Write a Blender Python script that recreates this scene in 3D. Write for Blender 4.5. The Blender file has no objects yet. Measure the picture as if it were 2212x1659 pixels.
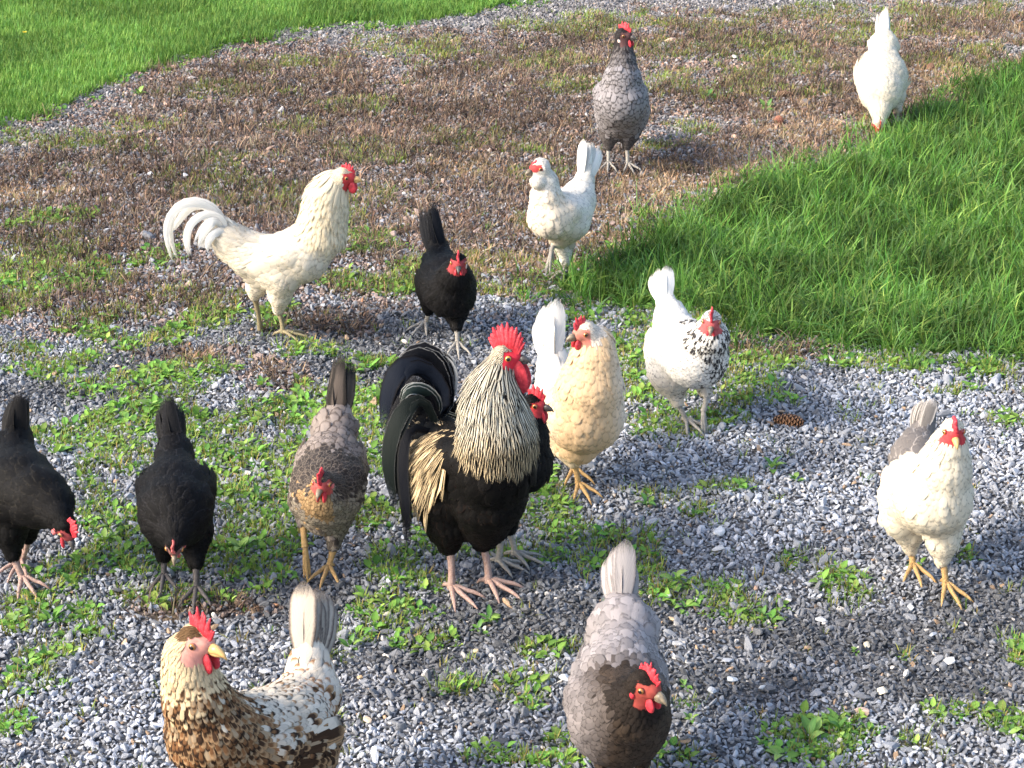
import bpy, math, random
import numpy as np
from mathutils import Vector
from mathutils.kdtree import KDTree

# ------------------------------------------------------------------ camera, world, sun, exposure
SC = bpy.context.scene
PITCH = math.radians(23.5)
CAM_H = 2.0
FPX = 4438.0                      # focal length in pixels of a 2212 x 1659 picture
cd = bpy.data.cameras.new('camera')
cam = bpy.data.objects.new('camera', cd)
SC.collection.objects.link(cam)
cam.location = (0, 0, CAM_H)
cam.rotation_euler = (math.radians(90) - PITCH, 0, 0)
cd.sensor_width = 36.0
cd.lens = 36.0 * FPX / 2212.0
cd.clip_start = 0.05
cd.clip_end = 2000
SC.camera = cam

SUN_EL = math.radians(33)
SUN_AZ = math.radians(250)        # compass style: 0 = +Y, clockwise; the sun stands left and a little behind the camera
world = bpy.data.worlds.new('World')
SC.world = world
world.use_nodes = True
wn = world.node_tree.nodes
wl = world.node_tree.links
bg = wn['Background']
sky = wn.new('ShaderNodeTexSky')
sky.sky_type = 'NISHITA'
sky.sun_disc = False
sky.sun_elevation = SUN_EL
sky.sun_rotation = SUN_AZ
sky.air_density = 1.0
sky.dust_density = 3.0
sky.ozone_density = 0.8
wl.new(sky.outputs[0], bg.inputs['Color'])
bg.inputs['Strength'].default_value = 0.15
sd = bpy.data.lights.new('sun', 'SUN')
sd.energy = 2.0
sd.angle = math.radians(11)       # thin haze softens the low sun
sd.color = (1.0, 0.91, 0.78)
sun = bpy.data.objects.new('sun', sd)
SC.collection.objects.link(sun)
sdir = Vector((math.sin(SUN_AZ) * math.cos(SUN_EL), math.cos(SUN_AZ) * math.cos(SUN_EL), math.sin(SUN_EL)))
sun.rotation_euler = (-sdir).to_track_quat('-Z', 'Y').to_euler()
SC.view_settings.view_transform = 'Standard'
SC.view_settings.look = 'None'
SC.view_settings.gamma = 1.0
SC.view_settings.use_curve_mapping = False
SC.view_settings.exposure = 1.42

# ------------------------------------------------------------------ helpers
rs = np.random.RandomState(7)
random.seed(7)
FW = np.array((0, math.cos(PITCH), -math.sin(PITCH)))
UPV = np.array((0, math.sin(PITCH), math.cos(PITCH)))
XV = np.array((1.0, 0, 0))
UP = np.array((0, 0, 1.0))

def ray(px, py):
    return FW + XV * ((px - 1106.0) / FPX) + UPV * ((829.5 - py) / FPX)
def at(px, py, Y):
    d = ray(px, py)
    return np.array((0, 0, CAM_H)) + d * (Y / d[1])
def gnd(px, py, z=0.0):
    d = ray(px, py)
    return np.array((0, 0, CAM_H)) + d * ((z - CAM_H) / d[2])
def m_per_px(Y, z=0.2):
    return (Y * FW[1] + (z - CAM_H) * FW[2]) / FPX
def unit(v):
    v = np.asarray(v, float)
    return v / (np.linalg.norm(v, axis=-1, keepdims=True) + 1e-12)
def face_dir(phi, pitch=0.0):
    a, b = math.radians(phi), math.radians(pitch)
    return np.array((math.sin(a) * math.cos(b), -math.cos(a) * math.cos(b), math.sin(b)))

def mesh_obj(name, verts, faces, mat, parent=None, attrs=None, smooth=True, loc=None, mesh=None):
    if mesh is None:
        mesh = bpy.data.meshes.new(name)
        mesh.from_pydata(np.asarray(verts).tolist(), [], faces if isinstance(faces, list) else faces.tolist())
        if smooth:
            mesh.polygons.foreach_set('use_smooth', [True] * len(mesh.polygons))
        if attrs:
            for k, v in attrs.items():
                v = np.asarray(v, dtype=np.float32)
                if k.startswith('c'):
                    a = mesh.attributes.new(k, 'FLOAT_COLOR', 'POINT')
                    if v.shape[1] == 3:
                        v = np.concatenate([v, np.ones((len(v), 1), np.float32)], 1)
                    a.data.foreach_set('color', v.ravel())
                else:
                    a = mesh.attributes.new(k, 'FLOAT_VECTOR', 'POINT')
                    a.data.foreach_set('vector', v.ravel())
        if mat is not None:
            mesh.materials.append(mat)
        mesh.update()
    o = bpy.data.objects.new(name, mesh)
    SC.collection.objects.link(o)
    if parent is not None:
        o.parent = parent
    if loc is not None:
        o.location = Vector(loc)
    return o

def tag(o, label=None, cat=None, group=None, kind=None):
    if label: o['label'] = label
    if cat: o['category'] = cat
    if group: o['group'] = group
    if kind: o['kind'] = kind
    return o
def thing(name, label, cat, loc, group=None, rotz=0.0):
    o = bpy.data.objects.new(name, None)
    o.empty_display_size = 0.05
    SC.collection.objects.link(o)
    o.location = Vector(loc)
    o.rotation_euler = (0, 0, rotz)
    return tag(o, label, cat, group)

# value noise -----------------------------------------------------
_tab = np.random.RandomState(3).rand(256, 256)
def vnoise(x, y):
    xi, yi = np.floor(x).astype(int), np.floor(y).astype(int)
    fx, fy = x - xi, y - yi
    fx = fx * fx * (3 - 2 * fx); fy = fy * fy * (3 - 2 * fy)
    g = lambda a, b: _tab[a & 255, b & 255]
    return (g(xi, yi) * (1 - fx) + g(xi + 1, yi) * fx) * (1 - fy) + (g(xi, yi + 1) * (1 - fx) + g(xi + 1, yi + 1) * fx) * fy
def fbm(x, y, f=1.0, o=4, seed=0):
    s, a, t = 0, 0.5, 0
    for i in range(o):
        s = s + a * vnoise(x * f + 17.3 * (i + seed), y * f + 9.1 * (i + 3 * seed)); t += a
        a *= 0.5; f *= 2.03
    return s / t

# ------------------------------------------------------------------ materials
def new_mat(name):
    m = bpy.data.materials.new(name)
    m.use_nodes = True
    nt = m.node_tree
    return m, nt, nt.nodes, nt.links, nt.nodes['Principled BSDF']
def attr(nt, name, typ='GEOMETRY'):
    n = nt.nodes.new('ShaderNodeAttribute')
    n.attribute_name = name
    n.attribute_type = typ
    return n
def math_node(nt, op, a, b=None, c=None, clamp=False):
    n = nt.nodes.new('ShaderNodeMath')
    n.operation = op
    n.use_clamp = clamp
    for i, v in enumerate((a, b, c)):
        if v is None: continue
        if isinstance(v, (int, float)): n.inputs[i].default_value = v
        else: nt.links.new(v, n.inputs[i])
    return n.outputs[0]
def mixc(nt, fac, a, b, mode='MIX'):
    n = nt.nodes.new('ShaderNodeMix')
    n.data_type = 'RGBA'
    n.blend_type = mode
    for i, v in ((0, fac), (6, a), (7, b)):
        if isinstance(v, (int, float)): n.inputs[i].default_value = v
        elif isinstance(v, tuple): n.inputs[i].default_value = (*v, 1)
        else: nt.links.new(v, n.inputs[i])
    return n.outputs[2]
def noise(nt, scale, detail=3, vec=None, rough=0.55):
    n = nt.nodes.new('ShaderNodeTexNoise')
    n.inputs['Scale'].default_value = scale
    n.inputs['Detail'].default_value = detail
    n.inputs['Roughness'].default_value = rough
    if vec is not None: nt.links.new(vec, n.inputs['Vector'])
    return n.outputs['Fac']
def bump(nt, h, strength, dist, bsdf):
    b = nt.nodes.new('ShaderNodeBump')
    b.inputs['Strength'].default_value = strength
    b.inputs['Distance'].default_value = dist
    nt.links.new(h, b.inputs['Height'])
    nt.links.new(b.outputs[0], bsdf.inputs['Normal'])

def feather_material():
    m, nt, N, L, B = new_mat('feather')
    ca, cb, uv, pp = attr(nt, 'ca'), attr(nt, 'cb'), attr(nt, 'fuv'), attr(nt, 'pp')
    s1 = N.new('ShaderNodeSeparateXYZ'); L.new(uv.outputs['Vector'], s1.inputs[0])
    s2 = N.new('ShaderNodeSeparateXYZ'); L.new(pp.outputs['Vector'], s2.inputs[0])
    au = math_node(nt, 'ABSOLUTE', math_node(nt, 'MULTIPLY_ADD', s1.outputs[0], 2.0, -1.0))
    e = math_node(nt, 'MAXIMUM', math_node(nt, 'MULTIPLY', au, s2.outputs[0]), math_node(nt, 'MULTIPLY', s1.outputs[1], s2.outputs[2]))
    tc = N.new('ShaderNodeTexCoord')
    nz = noise(nt, 160.0, 2, tc.outputs['Object'])
    e2 = math_node(nt, 'MULTIPLY_ADD', math_node(nt, 'SUBTRACT', nz, 0.5), 0.15, e)
    mask = math_node(nt, 'MULTIPLY', math_node(nt, 'SUBTRACT', e2, math_node(nt, 'MULTIPLY', s2.outputs[1], 0.86)), 5.0, clamp=True)
    col = mixc(nt, mask, ca.outputs['Color'], cb.outputs['Color'])
    # barbs: fine streaks running from the shaft to the edge, and a thin shaft
    cmb = N.new('ShaderNodeCombineXYZ')
    bu = math_node(nt, 'MULTIPLY_ADD', au, -0.5, s1.outputs[1])
    L.new(math_node(nt, 'MULTIPLY', bu, 42.0), cmb.inputs[0])
    L.new(math_node(nt, 'MULTIPLY', s1.outputs[0], 2.0), cmb.inputs[1])
    L.new(math_node(nt, 'MULTIPLY', s1.outputs[2], 91.0), cmb.inputs[2])
    bz = noise(nt, 1.0, 2, cmb.outputs[0])
    k = math_node(nt, 'MULTIPLY_ADD', bz, 0.34, 0.83)
    k = math_node(nt, 'MULTIPLY', k, math_node(nt, 'MULTIPLY_ADD', s1.outputs[2], 0.14, 0.93))
    cg = N.new('ShaderNodeCombineColor')
    for i in range(3): L.new(k, cg.inputs[i])
    col = mixc(nt, 1.0, col, cg.outputs[0], 'MULTIPLY')
    L.new(col, B.inputs['Base Color'])
    # downy edge: the vane thins out towards its rim
    rim = math_node(nt, 'MAXIMUM', math_node(nt, 'MULTIPLY', math_node(nt, 'MULTIPLY', au, au), 0.98), s1.outputs[1])
    rim = math_node(nt, 'MULTIPLY_ADD', math_node(nt, 'SUBTRACT', bz, 0.5), 0.55, rim)
    al = math_node(nt, 'SUBTRACT', 1.0, math_node(nt, 'MULTIPLY', math_node(nt, 'SUBTRACT', rim, 0.80), 4.0, clamp=True))
    bodyflag = math_node(nt, 'GREATER_THAN', s2.outputs[1], 8.5)
    plainf = math_node(nt, 'MULTIPLY', bodyflag, math_node(nt, 'LESS_THAN', s2.outputs[0], 0.0))
    L.new(math_node(nt, 'MAXIMUM', al, plainf), B.inputs['Alpha'])
    B.inputs['Roughness'].default_value = 0.62
    B.inputs['Specular IOR Level'].default_value = 0.11
    B.inputs['Sheen Weight'].default_value = 0.0
    B.inputs['Sheen Roughness'].default_value = 0.4
    bump(nt, bz, 0.5, 0.0015, B)
    return m
FEATHER = feather_material()

def skin_material(name, col, col2, scale, rough=0.45, sss=0.15, bstr=0.5, band=False):
    m, nt, N, L, B = new_mat(name)
    tc = N.new('ShaderNodeTexCoord')
    f = noise(nt, scale, 3, tc.outputs['Object'])
    L.new(mixc(nt, math_node(nt, 'MULTIPLY_ADD', f, 2.4, -0.7, clamp=True), col, col2), B.inputs['Base Color'])
    B.inputs['Roughness'].default_value = rough
    B.inputs['Subsurface Weight'].default_value = sss
    B.inputs['Subsurface Radius'].default_value = (0.6, 0.2, 0.15)
    B.inputs['Subsurface Scale'].default_value = 0.006
    B.inputs['Specular IOR Level'].default_value = 0.35
    bump(nt, noise(nt, scale * 3.0, 2, tc.outputs['Object']), bstr, 0.0022, B)
    return m
COMB = skin_material('comb_skin', (0.66, 0.060, 0.080), (0.40, 0.018, 0.03), 160)
COMB_PALE = skin_material('comb_pale_skin', (0.62, 0.16, 0.14), (0.46, 0.07, 0.07), 160)
LOBE_W = skin_material('earlobe_white_skin', (0.75, 0.68, 0.62), (0.62, 0.5, 0.45), 160)
LOBE_P = skin_material('earlobe_pink_skin', (0.72, 0.22, 0.22), (0.62, 0.1, 0.12), 120)
LEG_Y = skin_material('yellow_leg_skin', (0.58, 0.37, 0.15), (0.36, 0.22, 0.09), 260, 0.5, 0.05, 0.8)
LEG_P = skin_material('pink_leg_skin', (0.46, 0.33, 0.28), (0.30, 0.18, 0.15), 220, 0.5, 0.05, 0.8)
LEG_G = skin_material('grey_leg_skin', (0.40, 0.37, 0.33), (0.25, 0.235, 0.21), 220, 0.5, 0.02, 0.8)
LEG_D = skin_material('dark_leg_skin', (0.11, 0.10, 0.10), (0.05, 0.045, 0.045), 220, 0.5, 0.0, 0.8)
LEG_O = skin_material('olive_leg_skin', (0.30, 0.25, 0.14), (0.20, 0.17, 0.10), 220, 0.5, 0.02, 0.8)
BEAK_Y = skin_material('yellow_beak_horn', (0.68, 0.42, 0.15), (0.55, 0.36, 0.16), 150, 0.35, 0.05, 0.2)
BEAK_H = skin_material('horn_beak_horn', (0.30, 0.24, 0.16), (0.12, 0.10, 0.08), 150, 0.35, 0.0, 0.2)
BEAK_D = skin_material('dark_beak_horn', (0.05, 0.045, 0.045), (0.10, 0.09, 0.085), 150, 0.35, 0.0, 0.2)
def vcol_material(name, rough, spec=0.4, bumpscale=None, bstr=0.3, bdist=0.002, inst=False, var=0.25, vscale=120, trans=False):
    m, nt, N, L, B = new_mat(name)
    a = attr(nt, 'ca')
    col = a.outputs['Color']
    if inst:
        t = attr(nt, 'tint', 'INSTANCER')
        col = mixc(nt, 1.0, col, t.outputs['Color'], 'MULTIPLY')
    tc = N.new('ShaderNodeTexCoord')
    f = noise(nt, vscale, 3, tc.outputs['Object'])
    g = math_node(nt, 'MULTIPLY_ADD', f, 2 * var, 1 - var)
    cg = N.new('ShaderNodeCombineColor')
    for i in range(3): L.new(g, cg.inputs[i])
    col = mixc(nt, 1.0, col, cg.outputs[0], 'MULTIPLY')
    L.new(col, B.inputs['Base Color'])
    B.inputs['Roughness'].default_value = rough
    B.inputs['Specular IOR Level'].default_value = spec
    if bumpscale:
        bump(nt, noise(nt, bumpscale, 3, tc.outputs['Object']), bstr, bdist, B)
    if trans:
        tr = N.new('ShaderNodeBsdfTranslucent')
        L.new(mixc(nt, 1.0, col, (0.9, 1.0, 0.45), 'MULTIPLY'), tr.inputs['Color'])
        mx = N.new('ShaderNodeMixShader'); mx.inputs[0].default_value = 0.3
        L.new(B.outputs[0], mx.inputs[1]); L.new(tr.outputs[0], mx.inputs[2])
        L.new(mx.outputs[0], N['Material Output'].inputs['Surface'])
    return m
EYE = vcol_material('eye_gloss', 0.12, 0.8, var=0.0)
STONE = vcol_material('gravel_stone', 0.6, 0.4, 90, 0.5, 0.002, inst=True, var=0.3, vscale=70)
BIGSTONE = vcol_material('loose_stone', 0.65, 0.35, 120, 0.6, 0.002, var=0.3, vscale=60)
LEAF = vcol_material('leaf', 0.5, 0.35, inst=False, var=0.2, vscale=60, trans=True)
BLADE = vcol_material('grass_blade', 0.6, 0.12, inst=True, var=0.2, vscale=40, trans=True)
DEADM = vcol_material('dead_stem', 0.85, 0.15, inst=True, var=0.35, vscale=90)
CONEM = vcol_material('pine_cone_scale', 0.75, 0.2, 200, 0.4, 0.001, var=0.3, vscale=150)

def ground_material():
    m, nt, N, L, B = new_mat('ground_soil')
    a = attr(nt, 'ca')
    tc = N.new('ShaderNodeTexCoord')
    vo = N.new('ShaderNodeTexVoronoi')
    vo.inputs['Scale'].default_value = 75.0
    L.new(tc.outputs['Object'], vo.inputs['Vector'])
    sp = N.new('ShaderNodeSeparateColor'); L.new(vo.outputs['Color'], sp.inputs[0])
    g = math_node(nt, 'MULTIPLY_ADD', sp.outputs[0], 1.1, 0.4)
    g = math_node(nt, 'MULTIPLY', g, math_node(nt, 'MULTIPLY_ADD', noise(nt, 9, 5, tc.outputs['Object']), 1.2, 0.4))
    cg = N.new('ShaderNodeCombineColor')
    for i in range(3): L.new(g, cg.inputs[i])
    L.new(mixc(nt, 1.0, a.outputs['Color'], cg.outputs[0], 'MULTIPLY'), B.inputs['Base Color'])
    B.inputs['Roughness'].default_value = 0.9
    B.inputs['Specular IOR Level'].default_value = 0.15
    bump(nt, math_node(nt, 'ADD', vo.outputs['Distance'], noise(nt, 200, 3, tc.outputs['Object'])), 0.7, 0.006, B)
    return m
GROUND = ground_material()

# ------------------------------------------------------------------ ground zones (outlines walked on the ground)
def G2(px, py):
    p = gnd(px, py); return p[:2]
def poly_g(pts): return np.array([G2(*p) for p in pts])
def inside(poly, x, y):
    r = np.zeros(x.shape, bool)
    n = len(poly)
    for i in range(n):
        x1, y1 = poly[i]; x2, y2 = poly[(i + 1) % n]
        c = ((y1 > y) != (y2 > y)) & (x < (x2 - x1) * (y - y1) / (y2 - y1 + 1e-12) + x1)
        r ^= c
    return r
def pdist(poly, x, y, closed=True):      # signed: positive inside
    d = np.full(x.shape, 1e9)
    n = len(poly)
    for i in range(n if closed else n - 1):
        a = poly[i]; b = poly[(i + 1) % n]; ab = b - a
        t = np.clip(((x - a[0]) * ab[0] + (y - a[1]) * ab[1]) / (ab @ ab + 1e-12), 0, 1)
        d = np.minimum(d, np.hypot(x - a[0] - t * ab[0], y - a[1] - t * ab[1]))
    return np.where(inside(poly, x, y), d, -d) if closed else d
lawn_edge = [(-260, 345), (0, 262), (90, 245), (160, 215), (230, 178), (300, 158), (360, 132), (430, 128), (480, 100), (560, 85), (700, 62), (860, 50), (1000, 32), (1180, 4), (1280, -40)]
le = poly_g(lawn_edge)
LAWN = np.array(list(le) + [(le[-1][0] + 1.0, le[-1][1] + 2.5), (3.0, 60), (-60, 60), (-60, le[0][1] - 3)])
lush_edge = [(2440, 60), (2212, 150), (2160, 178), (2070, 225), (1960, 262), (1890, 292), (1850, 340), (1720, 372), (1590, 418), (1500, 468), (1425, 492), (1370, 545),
             (1290, 590), (1200, 615), (1250, 648), (1390, 668), (1500, 676), (1590, 690), (1640, 735), (1750, 728), (1880, 748), (2060, 765), (2212, 775), (2480, 800)]
lu = poly_g(lush_edge)
LUSH = np.array(list(lu) + [(30, lu[-1][1]), (30, lu[0][1])])
def blob_set(lst):
    r = []
    for cx, cy, rx, ry in lst:
        c = G2(cx, cy); a = G2(cx + rx, cy); u_, v_ = G2(cx, cy - ry), G2(cx, cy + ry)
        r.append((c[0], (u_[1] + v_[1]) / 2, abs(a[0] - c[0]), abs(u_[1] - v_[1]) / 2))
    return r
def blobs(bs, x, y):
    f = np.full(x.shape, -3.0)
    for cx, cy, rx, ry in bs:
        f = np.maximum(f, 1 - np.sqrt(((x - cx) / rx) ** 2 + ((y - cy) / ry) ** 2))
    return f
# low broad-leaved weeds (clover, plantain) growing in mats
WEEDS = blob_set([(300, 835, 170, 32), (420, 800, 70, 25), (130, 790, 110, 24), (60, 760, 70, 18), (330, 735, 110, 28), (200, 720, 90, 20), (450, 700, 90, 26), (580, 690, 60, 24),
    (230, 940, 130, 34), (330, 905, 90, 30), (480, 935, 110, 38), (620, 900, 110, 34), (760, 850, 100, 28), (800, 900, 60, 60), (560, 985, 100, 45), (500, 1050, 90, 60), (540, 1130, 110, 60),
    (610, 1060, 60, 70), (250, 1010, 60, 40), (220, 1110, 90, 60), (260, 1200, 110, 60), (150, 1240, 90, 40), (480, 1230, 120, 45), (180, 1330, 80, 40), (40, 1330, 60, 45), (100, 1410, 80, 35),
    (560, 1200, 90, 50), (640, 1140, 50, 50), (330, 1290, 130, 30), (800, 1120, 60, 40), (790, 990, 60, 30), (800, 790, 60, 20), (680, 760, 90, 18), (820, 960, 50, 25), (860, 1230, 80, 45), (960, 1180, 60, 30),
    (1170, 1060, 60, 45), (1160, 1110, 50, 30), (1400, 700, 130, 20), (1330, 760, 120, 40), (1370, 840, 110, 40), (1640, 860, 80, 22), (1590, 800, 90, 28), (1700, 800, 60, 14), (1420, 920, 70, 28),
    (1540, 905, 60, 22), (1250, 1150, 110, 50), (1150, 1200, 110, 28), (1380, 1190, 60, 60), (1420, 1260, 50, 40), (850, 620, 90, 22), (720, 600, 60, 18), (800, 520, 110, 30), (900, 580, 60, 20),
    (2130, 800, 90, 16), (1960, 790, 80, 16), (1850, 790, 50, 12), (2180, 910, 40, 16), (2060, 850, 60, 14), (1830, 1270, 60, 28), (1700, 1215, 60, 20), (1630, 1330, 60, 26), (1550, 1300, 50, 30),
    (1480, 1265, 90, 18), (1400, 1060, 60, 16), (1440, 1070, 40, 14), (1500, 1100, 60, 18), (1560, 1050, 50, 14), (60, 620, 90, 60), (200, 600, 90, 36), (340, 560, 60, 30), (100, 470, 80, 20),
    (850, 1330, 90, 40), (900, 1390, 70, 24), (1210, 1410, 60, 18), (1130, 1480, 60, 18), (1160, 1520, 40, 14), (980, 1480, 60, 12), (1780, 1610, 110, 50), (1690, 1630, 60, 30), (2040, 1540, 60, 16),
    (2180, 1560, 60, 28), (2200, 1400, 30, 24), (1500, 1520, 40, 14), (1300, 1640, 130, 20), (1100, 1640, 110, 16), (1200, 1600, 50, 12), (30, 1560, 40, 60), (60, 1480, 60, 20), (1460, 1640, 60, 16),
    (1980, 1600, 30, 20), (1990, 1230, 20, 10), (2080, 1200, 30, 16), (700, 1420, 60, 20), (780, 1380, 70, 16), (1950, 1420, 10, 8)])
# thin sparse green over the dead area
THIN = blob_set([(130, 300, 180, 20), (290, 275, 90, 18), (480, 200, 120, 22), (600, 140, 100, 18), (900, 110, 140, 24), (780, 330, 90, 26), (470, 390, 90, 24), (480, 350, 70, 20), (760, 230, 80, 18),
    (1180, 130, 120, 22), (1460, 180, 100, 30), (1530, 205, 50, 16), (1700, 130, 120, 26), (1560, 60, 110, 20), (1750, 30, 140, 18), (1850, 80, 80, 22), (2000, 30, 120, 14), (1130, 330, 60, 14),
    (1480, 280, 60, 20), (1420, 320, 60, 20), (1620, 180, 90, 30), (2130, 110, 60, 14), (1300, 60, 200, 24), (1450, 110, 160, 24), (1640, 90, 140, 24), (1900, 60, 160, 24), (2100, 30, 120, 20), (1250, 190, 100, 20), (2030, 130, 90, 18), (1180, 480, 60, 16), (1080, 560, 70, 20), (1280, 540, 60, 20), (560, 430, 110, 30), (60, 560, 110, 50), (260, 680, 160, 30),
    (700, 470, 80, 24), (400, 640, 120, 30), (1170, 370, 60, 18), (30, 520, 70, 20), (820, 420, 70, 24), (1100, 620, 120, 30), (1000, 300, 70, 20), (640, 270, 70, 18), (1750, 200, 60, 12)])
DEADZ = blob_set([(700, 300, 480, 150), (1000, 250, 420, 110), (1100, 420, 350, 130), (250, 500, 420, 170), (500, 450, 380, 130), (900, 520, 360, 110), (250, 650, 320, 70), (1250, 400, 300, 90),
    (1550, 370, 300, 60), (1750, 310, 230, 40), (1950, 230, 260, 50), (2150, 150, 160, 40), (1900, 130, 240, 50), (1300, 560, 160, 70), (1650, 210, 260, 60), (1200, 130, 300, 60), (600, 180, 320, 60),
    (2100, 60, 200, 40), (420, 770, 110, 22), (700, 700, 120, 30), (1660, 760, 110, 22), (250, 380, 300, 60), (600, 560, 300, 90), (1600, 90, 300, 50), (600, 820, 80, 30), (400, 1320, 150, 16)])
STRAWZ = blob_set([(60, 420, 130, 30), (1800, 290, 170, 30), (1650, 350, 170, 28), (2050, 220, 120, 24), (2130, 175, 110, 24), (1450, 460, 80, 16), (430, 770, 80, 16), (1640, 775, 70, 14), (1000, 370, 90, 20),
    (1400, 400, 160, 24), (350, 1330, 90, 12), (1560, 750, 40, 20)])
# patches where the gravel colour is turned darker
DARKTONE = blob_set([(1150, 1350, 420, 90), (1800, 1380, 520, 90), (2150, 1330, 260, 80), (900, 1420, 260, 60), (150, 850, 320, 60), (700, 720, 520, 60), (850, 800, 300, 70), (1100, 1260, 160, 60), (1600, 1480, 420, 60),
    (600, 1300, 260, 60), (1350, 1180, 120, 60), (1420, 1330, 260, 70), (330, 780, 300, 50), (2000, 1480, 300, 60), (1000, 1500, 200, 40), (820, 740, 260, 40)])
BRIGHT = blob_set([(150, 1550, 300, 130), (350, 1620, 200, 120), (850, 1620, 260, 60), (1500, 980, 340, 110), (1750, 1080, 360, 110), (2000, 880, 300, 90), (1650, 1160, 200, 50), (1900, 1620, 240, 60), (2150, 1000, 160, 120)])

def zones(x, y):
    z = {}
    w = (fbm(x, y, 3.0, 4, 1) - 0.5)
    w2 = (fbm(x, y, 14.0, 4, 2) - 0.5) * 1.25
    z['lawn'] = pdist(LAWN, x, y) + w * 0.16 + w2 * 0.14
    z['lush'] = pdist(LUSH, x, y) + w * 0.12 + w2 * 0.12
    z['weed'] = blobs(WEEDS, x, y) + w * 0.9 + w2 * 1.6 + 0.12
    z['thin'] = blobs(THIN, x, y) + w * 0.9 + w2 * 1.8
    z['dead'] = blobs(DEADZ, x, y) * 1.3 + w * 1.3 + w2 * 1.4 + 0.18
    z['straw'] = np.maximum(blobs(STRAWZ, x, y), np.where((y > 5.35) & (z['lush'] > -0.6), 0.36 - np.abs(z['lush'] + 0.14) * 2.0, -1)) + w * 1.1 + w2 * 1.4
    z['darktone'] = np.clip(blobs(DARKTONE, x, y) * 1.6 + w * 1.6, 0, 1)
    z['bright'] = np.clip(blobs(BRIGHT, x, y) * 1.6 + w * 1.4, 0, 1)
    return z

# ground sheet: dense where the flock stands, wide steps out to the horizon
def axis(a, b, step, far, sgn):
    core = list(np.arange(a, b + 1e-6, step))
    s, v = step * 1.6, b
    hi = []
    while v < far: v += s; hi.append(v); s *= 1.6
    s, v = step * 1.6, a
    lo = []
    while v > -far: v -= s; lo.append(v); s *= 1.6
    return np.array(lo[::-1] + core + hi)
gx = axis(-2.8, 2.8, 0.035, 600, 1); gy = axis(2.3, 9.6, 0.035, 600, 1)
X, Y = np.meshgrid(gx, gy, indexing='ij')
def ground_z(x, y):
    return (fbm(x, y, 2.2, 3, 5) - 0.5) * 0.022 + (fbm(x, y, 9.0, 3, 6) - 0.5) * 0.012
near = (np.abs(X) < 3.2) & (Y > 1.9) & (Y < 10)
Z = np.where(near, ground_z(X, Y), 0.0)
zz = zones(X.ravel(), Y.ravel())
def mixa(a, b, f): return a * (1 - f[:, None]) + b * f[:, None]
gc = np.tile(np.array((0.125, 0.125, 0.130)), (X.size, 1))
gc = mixa(gc, np.array((0.10, 0.072, 0.055)), np.clip(zz['dead'] * 2.5 + 0.3, 0, 0.85))
gc = mixa(gc, np.array((0.30, 0.21, 0.12)), np.clip(zz['straw'] * 2.5, 0, 0.75))
gc = mixa(gc, np.array((0.045, 0.07, 0.02)), np.clip(np.maximum(zz['weed'], 0) * 3, 0, 0.6))
gc = mixa(gc, np.array((0.035, 0.075, 0.018)), np.clip(np.maximum(zz['lawn'], zz['lush']) * 14 + 0.3, 0, 1))
nx, ny = X.shape
idx = np.arange(nx * ny).reshape(nx, ny)
F = np.stack([idx[:-1, :-1], idx[1:, :-1], idx[1:, 1:], idx[:-1, 1:]], -1).reshape(-1, 4)
go = mesh_obj('ground', np.stack([X.ravel(), Y.ravel(), Z.ravel()], 1), F, GROUND, attrs={'ca': gc})
tag(go, kind='structure')

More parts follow.
